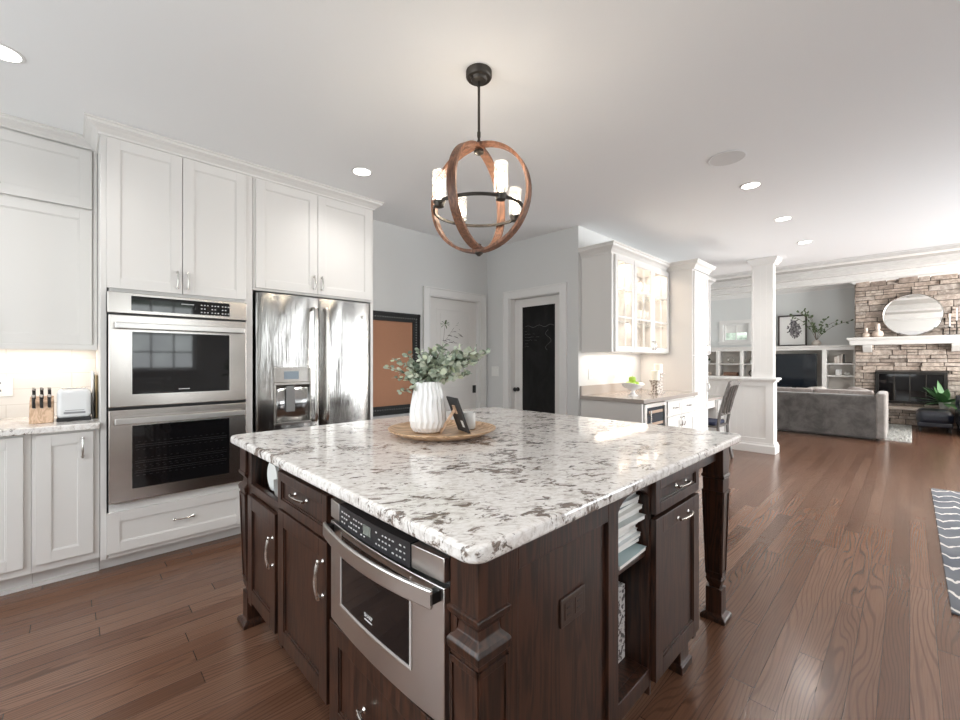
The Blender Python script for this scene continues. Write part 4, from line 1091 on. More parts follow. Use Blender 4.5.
# ================================================================== HUTCH WALL
hf2 = ('y', 2.10); HX0, HX1 = 3.88, 5.27
t = thing('glass_front_cabinet', 'white wall cabinet with three lit glass doors over the beverage bar', 'cabinet', (4.57, 2.27, 1.37))
bm = NB()
box(bm, HX0, HX0 + .02, 2.10, 2.438, 1.37, 2.37); box(bm, HX1 - .02, HX1, 2.10, 2.438, 1.37, 2.37); box(bm, HX0, HX1, 2.10, 2.438, 1.37, 1.39); box(bm, HX0, HX1, 2.10, 2.438, 2.35, 2.37)
box(bm, HX0, HX1, 2.425, 2.438, 1.37, 2.37); box(bm, 4.33, 4.35, 2.10, 2.425, 1.39, 2.35)
box(bm, HX0, 3.93, 2.09, 2.10, 1.37, 2.37); box(bm, 4.31, 4.37, 2.09, 2.10, 1.37, 2.37); box(bm, HX1 - .03, HX1, 2.09, 2.10, 1.37, 2.37)
obj('body', bm, white, t, bev=.0015)
bm = NB()
for z_ in (1.69, 2.02): box(bm, HX0 + .02, 4.33, 2.13, 2.425, z_, z_ + .010); box(bm, 4.35, HX1 - .02, 2.13, 2.425, z_, z_ + .010)
obj('shelf', bm, M('shelf_glass', (.8, .85, .83), .1, alpha=.35), t)
bm = NB(); sweep(bm, [(HX0, 2.438), (HX0, 2.10), (5.205, 2.10)], [(o_ * .8, 2.365 + z_ * .85) for o_, z_ in CR], side=1); obj('crown', bm, white, t, bev=.0015)
for i, (s0, s1, hs) in enumerate(((3.925, 4.335, None), (4.345, 4.80, 4.775), (4.805, 5.26, 4.83))):
    f2 = ('y', 2.09); bm = NB(); R_ = .055
    for a_, b_, c_, d_ in ((s0, s0 + R_, 1.378, 2.362), (s1 - R_, s1, 1.378, 2.362), (s0 + R_, s1 - R_, 1.378, 1.378 + R_), (s0 + R_, s1 - R_, 2.362 - R_, 2.362)): fb(bm, f2, a_, b_, 0, .02, c_, d_)
    dd = obj('door', bm, white, t, bev=.002)
    bm = NB(); m_ = (s0 + s1) / 2; fb(bm, f2, m_ - .008, m_ + .008, .006, .018, 1.42, 2.32)
    for z_ in (1.735, 2.03): fb(bm, f2, s0 + R_, s1 - R_, .006, .018, z_ - .008, z_ + .008)
    obj('muntin', bm, white, dd)
    bm = NB(); fb(bm, f2, s0 + .04, s1 - .04, .008, .011, 1.42, 2.32); obj('pane', bm, pane, dd)
    if hs: handle(f2, hs, 1.46, dd, L=.10)
# glassware and stemware inside
gw = M('glassware', (.80, .80, .80), .06, alpha=.55, metal=0)
first = None; k = 0
spots = []
for z_ in (1.391, 1.701, 2.031):
    for x_ in (3.97, 4.05, 4.13, 4.21, 4.42, 4.52, 4.62, 4.72, 4.88, 4.98, 5.08, 5.18): spots.append((x_, z_))
shelfn = {1.391: 'bottom', 1.701: 'middle', 2.031: 'top'}
for x_, z_ in spots:
    if z_ == 1.391 and 4.6 < x_ : continue
    door = 'left' if x_ < 4.3 else ('middle' if x_ < 4.8 else 'right')
    if first is None:
        bm = NB(); lathe(bm, (0, 0, 0), [(.028, 0), (.028, .003), (.004, .008), (.004, .07), (.018, .085), (.034, .12), (.034, .15), (.028, .185)], 14)
        first = tag(obj('wine_glass', bm, gw, None, smooth=True), cat='glass'); o = first
    else: o = first.copy(); C.objects.link(o)
    o.location = (x_, 2.27, z_); o['group'] = 'stemmed glasses behind the cabinet glass doors'
    o['label'] = 'clear stemmed glass on the %s shelf behind the %s glass door' % (shelfn[z_], door)
    o['category'] = 'glass'
area('cabinet_light', (4.1, 2.20, 2.345), (0, 0, 0), .35, .06, 1.6, (1, .82, .66)); area('cabinet_light', (4.8, 2.20, 2.345), (0, 0, 0), .8, .06, 2.8, (1, .82, .66))
for z_ in (1.685, 2.015): area('cabinet_shelf_light', (4.55, 2.15, z_), (0, 0, 0), 1.2, .02, 1.6, (1, .82, .66))
area('under_cabinet_light', (4.55, 2.30, 1.362), (0, 0, 0), 1.2, .08, 2.8, (1, .84, .70))
area('under_cabinet_light', (-.25, 3.90, 1.362), (0, 0, 0), .65, .08, 1.3, (1, .86, .72))

# bar base cabinet + counter
t = thing('bar_cabinet', 'white base cabinet with drawers beside the wine cooler', 'cabinet', (4.6, 2.1, 0))
bm = NB(); box(bm, 3.872, 3.90, 1.775, 2.438, 0, .873); box(bm, 4.435, 5.27, 1.785, 2.438, .10, .873); box(bm, 3.90, 4.435, 2.36, 2.438, 0, .873); box(bm, 3.90, 3.915, 1.785, 2.44, 0, .873)
box(bm, 4.435, 5.27, 1.84, 1.86, 0, .10)
obj('body', bm, white, t, bev=.0015)
bf = ('y', 1.785)
for s0, s1 in ((4.465, 4.83), (4.84, 5.235)):
    a = shaker('drawer', bf, s0, s1, .70, .855, white, t, .035); handle(bf, (s0 + s1) / 2, .778, a, vert=False, L=.10)
    a = shaker('door', bf, s0, s1, .12, .69, white, t, .055); handle(bf, s1 - .03 if s0 < 4.6 else s0 + .03, .62, a, L=.10)
bm = NB(); box(bm, 3.85, 5.278, 1.742, 2.438, .876, .915)
t = thing('bar_countertop', 'taupe quartz countertop with low backsplash below the glass cabinet', 'countertop', (4.56, 2.1, .876))
obj('slab', bm, grey_quartz, t, bev=.003)
bm = NB(); box(bm, 3.85, 5.278, 2.418, 2.438, .915, 1.015); obj('backsplash', bm, grey_quartz, t, bev=.002)
# wine cooler
t = thing('wine_cooler', 'under counter wine cooler with glass door left of the drawers', 'wine cooler', (4.18, 2.05, 0))
bm = NB(); box(bm, 3.925, 4.43, 1.80, 2.35, .01, .868); obj('body', bm, black, t)
cf = ('y', 1.795); bm = NB()
for a_, b_, c_, d_ in ((3.925, 3.965, .11, .862), (4.39, 4.43, .11, .862), (3.965, 4.39, .11, .15), (3.965, 4.39, .825, .862)): fb(bm, cf, a_, b_, 0, .03, c_, d_)
dd = obj('door_frame', bm, steel_flat, t, bev=.002)
bm = NB(); fb(bm, cf, 3.965, 4.39, .002, .012, .15, .825); obj('glass', bm, M('cooler_glass', (.05, .062, .075), .08), dd)
bm = NB(); fb(bm, cf, 4.0, 4.02, .045, .055, .25, .80); fb(bm, cf, 4.0, 4.02, .012, .045, .28, .30); fb(bm, cf, 4.0, 4.02, .012, .045, .75, .77); obj('handle', bm, chrome, dd, bev=.003)
wr = M('rack_wood', (.42, .30, .22), .6)
for z_ in (.76, .64, .52, .40, .28):
    bm = NB(); fb(bm, cf, 4.04, 4.37, .012, .017, z_, z_ + .028); obj('rack_front', bm, wr, t, bev=.003)

# bowl, apples, candle holders
zb = .9155
t = thing('pedestal_bowl', 'white scalloped pedestal bowl on the taupe bar counter', 'bowl', (4.22, 2.03, zb))
bm = NB(); n = 40; rings = []
for i, (r, h_) in enumerate([(.062, 0), (.060, .006), (.030, .022), (.022, .045), (.030, .058), (.075, .075), (.115, .10), (.135, .128), (.130, .130), (.105, .104), (.06, .082), (.01, .078)]):
    ring = []
    for k in range(n):
        a = 2 * PI * k / n; w_ = (.012 * math.cos(2 * a) if h_ > .09 else 0)
        ring.append(bm.verts.new((4.22 + r * math.cos(a), 2.03 + r * .8 * math.sin(a), zb + h_ + w_)))
    rings.append(ring)
for A, B_ in zip(rings, rings[1:]):
    for k in range(n): bm.faces.new((A[k], A[(k + 1) % n], B_[(k + 1) % n], B_[k]))
bm.faces.new(rings[0][::-1]); bm.faces.new(rings[-1]); obj('bowl', bm, ceramic, t, smooth=True)
green = M('green_apple', (.42, .62, .08), .35)
first = None
for i, (ax, ay, az, lab) in enumerate(((-.035, -.02, 0, 'front left'), (.03, -.025, 0, 'front right'), (0, .035, 0, 'rear'), (-.005, -.005, .055, 'top'))):
    loc = (4.20 + ax, 2.03 + ay, zb + .086 + az)
    if first is None:
        t = thing('green_apple', '', 'apple', loc, local=True, group='green apples in the white pedestal bowl')
        bm = NB(); lathe(bm, (0, 0, 0), [(.006, .006), (.018, 0), (.032, .014), (.037, .034), (.032, .054), (.018, .062), (.004, .056)], 20); obj('flesh', bm, green, t, smooth=True)
        bm = NB(); tube(bm, [(0, 0, .055), (.003, 0, .07)], .0015, 5); obj('stem', bm, stem_m, t); first = t
    else: t = dup(first, loc)
    t['label'] = 'bright green apple in the white bowl, %s one' % lab
carved = M('carved_whitewash', (.62, .56, .50), .6); gg = G(carved); vv = gg.noise(gg.coord(), 60, 3, .6); gg.base(gg.ramp(vv, [(.45, (.22, .18, .15)), (.55, (.72, .67, .62))])); gg.bump(vv, .6, .01)
for cx, cy, h_, lab in ((4.61, 1.96, .155, 'shorter carved candle holder with ivory pillar candle on the bar counter'), (4.83, 2.02, .225, 'taller carved candle holder behind the shorter one on the bar counter')):
    t = thing('candle_holder', lab, 'candle holder', (cx, cy, zb))
    bm = NB(); sqloft(bm, cx, cy, [(zb, .055), (zb + .012, .055), (zb + .018, .040), (zb + h_ * .5, .034), (zb + h_ - .02, .040), (zb + h_ - .012, .052), (zb + h_, .052)]); obj('stand', bm, carved, t, bev=.003)
    bm = NB(); lathe(bm, (cx, cy, zb + h_), [(.044, .0005), (.045, .10), (.040, .106), (.01, .10)], 28)
    cnd = one('pillar_candle', bm, candle_m, 'ivory pillar candle on the %s carved holder' % ('shorter' if h_ < .2 else 'taller'), 'candle', smooth=True)
plate('wall_outlet', ('y', 2.438), 4.06, 1.14, .075, .12, 'white outlet at the left on the wall above the taupe bar counter', 'outlet')
plate('wall_outlet', ('y', 2.438), 4.62, 1.14, .075, .12, 'white outlet behind the green apples on the bar wall', 'outlet')
bm = NB(); box(bm, 3.86, 5.28, 2.4385, 2.44, .915, 1.37)
bm.free()

# tall cabinet
t = thing('pantry_cabinet', 'tall white pantry cabinet at the right end of the bar', 'cabinet', (5.46, 2.1, 0))
bm = NB(); box(bm, 5.28, 5.79, 1.805, 2.438, .08, 2.38); box(bm, 5.28, 5.79, 1.86, 2.43, 0, .08); obj('body', bm, white, t, bev=.002)
tf = ('y', 1.805)
a = shaker('door', tf, 5.30, 5.77, 1.355, 2.355, white, t, .05); handle(tf, 5.735, 1.43, a, L=.11)
a = shaker('door', tf, 5.30, 5.77, .10, 1.345, white, t, .05); handle(tf, 5.735, .95, a, L=.11)
bm = NB(); sweep(bm, [(5.28, 2.10), (5.28, 1.79), (5.79, 1.79), (5.79, 2.438)], [(o_ * .8, 2.372 + z_ * .85) for o_, z_ in CR], side=1); obj('crown', bm, white, t, bev=.0015)
# desk uppers
t = thing('desk_wall_cabinet', 'white wall cabinet over the desk, behind the tall pantry cabinet', 'cabinet', (6.2, 2.25, 1.37))
bm = NB(); box(bm, 5.80, 6.80, 2.08, 2.438, 1.37, 2.40); obj('body', bm, white, t, bev=.002)
uf = ('y', 2.08); shaker('door', uf, 5.82, 6.28, 1.385, 2.385, white, t, .055); shaker('door', uf, 6.29, 6.78, 1.385, 2.385, white, t, .055)
bm = NB(); sweep(bm, [(5.87, 2.08), (6.80, 2.08), (6.80, 2.438)], [(o_ * .8, 2.395 + z_ * .85) for o_, z_ in CR], side=1); obj('crown', bm, white, t, bev=.0015)
# desk
t = thing('built_in_desk', 'white built in desk with taupe top beside the half wall', 'desk', (6.25, 2.15, 0))
bm = NB(); box(bm, 5.795, 6.88, 1.90, 2.438, .735, .765); obj('top', bm, grey_quartz, t, bev=.003)
bm = NB(); box(bm, 5.795, 6.02, 1.93, 2.438, .0, .735); box(bm, 6.60, 6.88, 1.93, 2.438, 0, .735); box(bm, 6.02, 6.60, 1.95, 1.97, .62, .735); obj('body', bm, white, t, bev=.002)
df_ = ('y', 1.93)
for z0, z1 in ((.56, .72), (.33, .55), (.08, .32)):
    for s0, s1 in ((5.81, 6.01), (6.61, 6.87)):
        a = shaker('drawer', df_, s0, s1, z0, z1, white, t, .035); handle(df_, (s0 + s1) / 2, (z0 + z1) / 2, a, vert=False, L=.09)
bm = NB(); box(bm, 5.98, 6.16, 2.02, 2.15, .7655, .79); one('desk_tray', bm, M('dark_tray', (.12, .07, .05), .5), 'small dark tray lying on the built in desk', 'tray', bev=.003)
# chair
def chair(loc, rz, label):
    t = thing('desk_chair', label, 'chair', loc, rotz=rz, local=True)
    # chair faces +y locally, backrest at -y
    bm = NB(); box(bm, -.215, .215, -.20, .22, .43, .455); obj('seat', bm, grey_wood, t, bev=.006)
    bm = NB(); box(bm, -.205, .205, -.17, .21, .455, .50); obj('cushion', bm, navy, t, bev=.018, seg=4, smooth=True)
    for s in (-1, 1):
        bm = NB(); q = [(s * .195, -.26, 0), (s * .195, -.215, .22), (s * .195, -.20, .44), (s * .195, -.225, .62), (s * .193, -.275, .82), (s * .190, -.33, 1.0)]
        tube(bm, q, (.019, .024), 4); obj('rear_leg', bm, grey_wood, t, bev=.004)
        bm = NB(); tube(bm, [(s * .19, .20, 0), (s * .19, .19, .43)], (.02, .02), 4); obj('front_leg', bm, grey_wood, t, bev=.003)
    bm = NB(); tube(bm, [(-.205, -.328, .985), (-.1, -.335, 1.0), (.1, -.335, 1.0), (.205, -.328, .985)], (.016, .045), 4, flat=(0, 0, 1)); obj('top_rail', bm, grey_wood, t, bev=.005)
    bm = NB(); tube(bm, [(-.19, -.235, .60), (.19, -.235, .60)], (.012, .02), 4, flat=(0, 0, 1)); obj('lower_rail', bm, grey_wood, t)
    for x_ in (-.10, 0, .10):
        bm = NB(); q = [(x_, -.235, .60), (x_, -.262, .75), (x_, -.30, .88), (x_, -.327, .97)]; tube(bm, q, (.022, .009), 4, flat=(1, 0, 0)); obj('slat', bm, grey_wood, t)
    bm = NB()
    for s in (-1, 1): tube(bm, [(s * .193, -.23, .20), (s * .19, .19, .20)], .011, 6)
    tube(bm, [(-.19, 0, .20), (.19, 0, .20)], .011, 6); box(bm, -.19, .19, .175, .20, .37, .43); obj('stretcher', bm, grey_wood, t)
    return t
chair((6.06, 1.90, 0), .0, 'weathered grey wooden chair with navy cushion at the desk')

# ================================================================== LIVING ROOM
# built-in unit
bf_ = ('x', 12.2)
t = thing('built_in_bookcase', 'long white built in media unit with open shelves along the far wall', 'bookcase', (12.4, 2.7, 0))
ym = [.83, 1.30, 2.52, 2.62, 3.02, 3.42, 4.10, 4.55]
bm = NB(); box(bm, 12.14, 12.6, .83, 4.6, 1.60, 1.635); obj('ledge', bm, white, t, bev=.004)
bm = NB(); box(bm, 12.56, 12.598, .83, 4.6, .55, 1.60); obj('back_panel', bm, beige_shelf, t)
bm = NB(); box(bm, 12.16, 12.598, .83, 4.6, .50, .54); box(bm, 12.22, 12.598, .83, 4.6, 0, .50)
for y0, y1 in ((.83, .865), (1.322, 1.395), (2.47, 2.60), (2.97, 3.03), (3.52, 3.58), (4.1, 4.16)): box(bm, 12.2, 12.56, y0, y1, .54, 1.60)
box(bm, 12.2, 12.24, .83, 4.6, 1.53, 1.60)
obj('body', bm, white, t, bev=.002)
for (y0, y1, zs) in ((.865, 1.322, (.945, 1.215)), (2.60, 2.97, (.88, 1.20)), (3.03, 3.52, (.88, 1.20)), (3.58, 4.1, (.88, 1.20))):
    for z_ in zs:
        bm = NB(); box(bm, 12.2, 12.56, y0, y1, z_ - .012, z_ + .012); obj('shelf', bm, white, t)
for y0 in (.88, 1.66, 2.44, 3.22):
    shaker('door', ('x', 12.22), y0, y0 + .76, .06, .49, white, t, .05)
# tv
t = thing('television', 'large black flat screen television in the media unit', 'television', (12.3, 1.93, .60))
bm = NB(); box(bm, 12.24, 12.28, 1.49, 2.44, .66, 1.45); obj('casing', bm, black, t, bev=.004)
bm = NB(); box(bm, 12.237, 12.24, 1.505, 2.425, .675, 1.435); obj('screen', bm, M('tv_screen', (.008, .012, .018), .08), t)
bm = NB(); box(bm, 12.23, 12.40, 1.75, 2.10, .541, .556); box(bm, 12.27, 12.30, 1.88, 1.96, .55, .67); obj('stand', bm, black, t)
# shelf objects
def pot_plant(name, loc, label, pot, leafm, H, n, L, group=None, potr=.05, poth=.08, spread=.5, wid=.3, seed=1):
    r_ = random.Random(seed); t = thing(name, label, 'plant', loc, local=True, group=group)
    bm = NB(); lathe(bm, (0, 0, 0), [(potr * .75, 0), (potr, poth * .9), (potr, poth), (potr * .85, poth), (potr * .8, poth * .8)], 20); obj('pot', bm, pot, t, smooth=True)
    bm = NB()
    for i in range(n):
        a = r_.uniform(0, 2 * PI); el = r_.uniform(.15, 1.0); d = Vector((math.cos(a) * spread * (1.2 - el), math.sin(a) * spread * (1.2 - el), el)).normalized()
        p = Vector((0, 0, poth * .8)); pr_ = None; s = d.cross(Uz).normalized(); Ls = L * r_.uniform(.7, 1.1)
        for k in range(6):
            u = k / 5; w_ = L * wid * math.sin(PI * min(1, .08 + u * .92)) * .5; q = p + d * Ls * u + Vector((0, 0, -.45 * Ls * u * u)) * (1.1 - el)
            cur = (bm.verts.new(q - s * w_), bm.verts.new(q + s * w_))
            if pr_: bm.faces.new((pr_[0], pr_[1], cur[1], cur[0]))
            pr_ = cur
    o = obj('leaves', bm, leafm, t, solid=.001); o['kind'] = 'stuff'
    return t
pot_plant('potted_plant', (12.38, 3.82, 1.213), 'small leafy plant in white pot on the far left shelf', ceramic, leaf_dark, .2, 40, .11, potr=.055, spread=1.0, seed=4)
pot_plant('potted_plant', (12.38, 2.80, 1.213), 'small leafy plant in white pot on the shelf next to the column', ceramic, leaf_dark, .2, 40, .12, potr=.055, spread=1.0, seed=5)
bm = NB(); box(bm, 12.3, 12.45, 3.12, 3.43, .893, .99); one('storage_box', bm, book_brown, 'brown box on the middle shelf left of the column', 'box', bev=.006)
bm = NB()
for k in range(5):
    a = PI * k / 5; tube(bm, [(12.38 + .0, 3.27 + .09 * math.cos(a + i), 1.213 + .085 + .08 * math.sin(a + i)) for i in [2 * PI * j / 5 for j in range(5)]], .006, 6, closed=True)
one('wire_sculpture', bm, chrome, 'small metal wire ornament on the upper shelf left of the column', 'ornament')
bm = NB(); lathe(bm, (12.38, 3.8, .893), [(.05, 0), (.07, .03), (.06, .07), (.02, .09)], 16); one('small_bowl', bm, pinkish, 'small blush pot on the middle far left shelf', 'pot', smooth=True)
bm = NB(); q = [(12.38, 2.80 + .07 * math.cos(a_), .893 + .075 + .07 * math.sin(a_)) for a_ in [2 * PI * k / 16 for k in range(16)]]; tube(bm, q, .01, 6, closed=True); one('ring_ornament', bm, black_metal, 'dark ring ornament on the middle shelf by the column', 'ornament')
# books right of tv
bcol = [(.62, .55, .50), (.55, .48, .44), (.70, .66, .62), (.50, .42, .38), (.66, .60, .55)]
bl = ['leftmost', 'second', 'third', 'fourth', 'rightmost']
y = 1.19
for i in range(5):
    w_ = .026; h_ = .15 + .012 * i
    t = thing('book', 'upright pale book on the top shelf right of the television, %s in the row' % bl[i], 'book', (12.33, y - w_ / 2, 1.228), group='books on the shelf right of the television', local=True)
    bm = NB(); box(bm, -.07, .07, -w_ / 2, w_ / 2, 0, h_); obj('cover', bm, M('book_cover', bcol[i], .6), t, bev=.002)
    bm = NB(); box(bm, -.065, .0705, -w_ / 2 + .003, w_ / 2 - .003, h_ - .001, h_ + .0008); obj('pages', bm, paper, t)
    y -= w_ + .002
bm = NB(); box(bm, 12.27, 12.42, 1.02, 1.035, 1.228, 1.43); one('book', bm, black, 'black upright book on the top shelf right of the pale books', 'book', bev=.002)
bm = NB(); box(bm, 12.26, 12.42, .90, 1.01, 1.228, 1.25); one('book', bm, M('dark_book', (.12, .09, .08), .6), 'dark book lying flat on the top shelf right of the television', 'book', bev=.002)
bm = NB(); lathe(bm, (12.34, 1.12, .958), [(.05, 0), (.06, .01), (.06, .12), (.065, .13), (.05, .13)], 20); one('jar', bm, ceramic, 'white jar on the middle shelf right of the television', 'jar', smooth=True)
bm = NB(); lathe(bm, (12.34, .97, .958), [(.03, 0), (.055, .02), (.055, .05), (.02, .07)], 20); one('small_vase', bm, M('stone_white', (.6, .58, .55), .5), 'small round pot beside the white jar on the shelf', 'pot', smooth=True)
bm = NB(); box(bm, 12.26, 12.44, .92, 1.14, .5415, .64); one('basket', bm, M('basket_tan', (.35, .27, .2), .8), 'low tan basket at the bottom of the bay right of the television', 'basket', bev=.015)
# art on ledge
t = thing('framed_print', 'framed black and white print leaning on the ledge over the television', 'picture', (12.5, 2.0, 1.6355))
bm = NB(); ya0, ya1, za0, za1 = 1.70, 2.27, 1.636, 2.385
for y0, y1, z0, z1 in ((ya0, ya0 + .035, za0, za1), (ya1 - .035, ya1, za0, za1), (ya0, ya1, za0, za0 + .035), (ya0, ya1, za1 - .035, za1)): box(bm, 12.44, 12.47, y0, y1, z0, z1)
obj('frame', bm, M('bronze_frame', (.045, .038, .034), .5), t, bev=.002)
bm = NB(); box(bm, 12.452, 12.46, ya0 + .03, ya1 - .03, za0 + .03, za1 - .03)
art = M('print_paper', (.8, .8, .8), .6); gg = G(art)
cv = gg.n('ShaderNodeTexCoord').outputs['Generated']; s3 = gg.n('ShaderNodeSeparateXYZ', {0: cv})
dy = gg.math('ABSOLUTE', gg.math('SUBTRACT', s3.outputs[1], .42)); dz = gg.math('ABSOLUTE', gg.math('SUBTRACT', s3.outputs[2], .52))
nn = gg.noise(gg.coord('Generated', (1, 1, 1)), 5, 4, .6, 1.5)
rad = gg.math('ADD', gg.math('ADD', gg.math('MULTIPLY', dy, dy), gg.math('MULTIPLY', dz, gg.math('MULTIPLY', dz, .7))), gg.math('MULTIPLY', gg.math('SUBTRACT', nn, .5), .35))
ink = gg.math('LESS_THAN', rad, .06); tone = gg.ramp(gg.noise(gg.coord('Generated'), 12, 4, .7), [(.4, (.03, .03, .035)), (.65, (.32, .30, .31))])
gg.base(gg.mix(ink, (.78, .78, .77), tone)); obj('print', bm, art, t)
# branch vase
t = thing('branch_vase', 'squat vase with leafy olive branches on the ledge beside the framed print', 'plant', (12.40, 1.52, 1.6355))
bm = NB(); lathe(bm, (12.40, 1.52, 1.6355), [(.05, 0), (.085, .02), (.095, .06), (.07, .10), (.05, .12), (.055, .13)], 24); obj('vase', bm, M('stone_vase', (.62, .57, .52), .6), t, smooth=True)
sb = NB(); lb = NB(); b0 = Vector((12.40, 1.52, 1.75)); r_ = random.Random(5)
for dy_, dz_ in ((.50, .62), (.32, .68), (.12, .60), (.22, .72), (-.20, .50), (-.35, .42), (-.60, .42), (.05, .35)):
    tip = b0 + Vector((-.05, dy_, dz_)); mid = b0 + Vector((0, dy_ * .3, dz_ * .8)); pts = [b0 * (1 - s_) ** 2 + mid * 2 * s_ * (1 - s_) + tip * s_ ** 2 for s_ in [k / 10 for k in range(11)]]
    tube(sb, pts, .004, 5)
    for k in range(3, 11):
        for q in range(3):
            if r_.random() < .5: continue
            d = Vector((r_.uniform(-.4, .2), r_.uniform(-1, 1), r_.uniform(-.5, 1))); leaf(lb, pts[k], d, Vector((-1, r_.uniform(-.5, .5), r_.uniform(-.3, .8))), .065, .034)
obj('stem', sb, stem_m, t)['kind'] = 'stuff'; obj('leaves', lb, leaf_ol, t)['kind'] = 'stuff'

# fireplace
def stones(bm, y0, y1, z0, z1, hole=None, x=12.13, seed=2):
    r_ = random.Random(seed); z_ = z0
    while z_ < z1 - .01:
        h_ = min(r_.choice((.06, .075, .09, .11, .13)), z1 - z_)
        y_ = y0
        while y_ < y1 - .01:
            w_ = min(r_.uniform(.14, .42), y1 - y_)
            if y1 - (y_ + w_) < .08: w_ = y1 - y_
            segs = [(y_, y_ + w_)]
            if hole and z_ + h_ > hole[2] + .01 and z_ < hole[3] - .01:
                ns = []
                for a_, b_ in segs:
                    if b_ <= hole[0] or a_ >= hole[1]: ns.append((a_, b_))
                    else:
                        if a_ < hole[0] - .02: ns.append((a_, hole[0]))
                        if b_ > hole[1] + .02: ns.append((hole[1], b_))
                segs = ns
            for a_, b_ in segs:
                g_ = .005; d = r_.uniform(0, .04); rows = h_ > .1 and r_.random() < .4
                for (q0, q1) in (((z_, z_ + h_ / 2), (z_ + h_ / 2, z_ + h_)) if rows else ((z_, z_ + h_),)):
                    d2 = d + r_.uniform(-.01, .01); j = lambda: r_.uniform(-.006, .006)
                    vs = box(bm, x - d2, x + .05, a_ + g_, b_ - g_, q0 + g_, q1 - g_)
                    for v in (vs[0], vs[3], vs[4], vs[7]): v.co += Vector((j() * 1.5, j() * .7, j() * .7))
            y_ += w_
        z_ += h_
FB = (-.50, .51, .42, 1.06)
t = thing('fireplace', 'tan ledgestone fireplace with raised hearth and black glass doors', 'fireplace', (12.3, -.03, 0))
bm = NB(); FYL = .825
box(bm, 12.14, 12.6, -1.75, FB[0], .3, 3.04); box(bm, 12.14, 12.6, FB[1], FYL, .3, 3.04); box(bm, 12.14, 12.6, FB[0], FB[1], FB[3], 3.04); box(bm, 12.14, 12.6, FB[0], FB[1], .3, FB[2]); box(bm, 12.45, 12.6, FB[0], FB[1], FB[2], FB[3]); box(bm, 11.93, 12.6, -1.75, FYL, 0, .3)
obj('core', bm, mortar, t)
bm = NB(); stones(bm, -1.75, FYL, .37, 3.03, FB); stones(bm, -1.75, FYL, .01, .30, None, 11.93, 9)
for z_ in [.4 + .11 * i for i in range(24)]:
    box(bm, 12.12, 12.58, FYL - .002, FYL + .012, z_, z_ + .1)
obj('stonework', bm, stone_m, t, bev=.006, ang=40)
bm = NB(); box(bm, 11.82, 12.15, -1.80, FYL + .05, .305, .365); obj('hearth_slab', bm, M('hearth_stone', (.46, .39, .34), .7), t, bev=.008)
bm = NB()
for y0, y1, z0, z1 in ((FB[0], FB[0] + .05, FB[2], FB[3]), (FB[1] - .05, FB[1], FB[2], FB[3]), (FB[0], FB[1], FB[2], FB[2] + .05), (FB[0], FB[1], FB[3] - .05, FB[3])): box(bm, 12.06, 12.12, y0, y1, z0, z1)
fd = obj('door_frame', bm, black_metal, t, bev=.004)
for i in range(4):
    y0 = FB[0] + .055 + i * .2255; bm = NB(); box(bm, 12.10, 12.105, y0, y0 + .22, FB[2] + .05, FB[3] - .05); obj('glass_door', bm, black_gloss, fd)
bm = NB()
for i in (1, 2, 3): y0 = FB[0] + .052 + i * .2255; box(bm, 12.085, 12.11, y0 - .006, y0 + .006, FB[2] + .05, FB[3] - .05)
obj('door_stile', bm, iron, fd)
# mantel
t = thing('mantel_shelf', 'thick white mantel shelf with corbels on the stone fireplace', 'mantel', (12.0, -.1, 1.55))
bm = NB(); box(bm, 11.84, 12.12, -1.60, .945, 1.735, 1.775); box(bm, 11.86, 12.12, -1.55, .925, 1.71, 1.735); box(bm, 11.88, 12.12, -1.50, .905, 1.615, 1.71); obj('shelf', bm, white, t, bev=.008)
for y_ in (.63, -.62):
    bm = NB(); pr = [(12.12, 1.615), (11.93, 1.615), (11.94, 1.57), (12.0, 1.51), (12.04, 1.47), (12.12, 1.46)]
    a0 = [bm.verts.new((x_, y_ - .07, z_)) for x_, z_ in pr]; a1 = [bm.verts.new((x_, y_ + .07, z_)) for x_, z_ in pr]
    bm.faces.new(a0); bm.faces.new(a1[::-1])
    for k in range(6): bm.faces.new((a0[k], a1[k], a1[(k + 1) % 6], a0[(k + 1) % 6]))
    obj('corbel', bm, white, t, bev=.003)
# mirror
t = thing('round_mirror', 'large round mirror leaning on the mantel against the stone', 'mirror', (12.0, -.03, 1.776))
bm = NB(); lathe(bm, (0, 0, 0), [(.41, 0), (.42, -.004), (.425, -.012), (.425, .006), (.40, .006)], 64, 'x', cap=False); lathe(bm, (0, 0, .0), [(.001, .006), (.42, .006)], 64, 'x', cap=False)
RM = Matrix.Translation((12.045, -.03, 1.776 + .428)) @ Matrix.Rotation(math.radians(4), 4, 'Y')
bm.transform(RM); obj('rim', bm, chrome, t, smooth=True)
bm = NB(); lathe(bm, (0, 0, 0), [(.0, -.003), (.40, -.003), (.412, -.0005)], 64, 'x', cap=False); bm.transform(RM); bmesh.ops.remove_doubles(bm, verts=bm.verts, dist=.0001); obj('glass', bm, mirror_m, t)
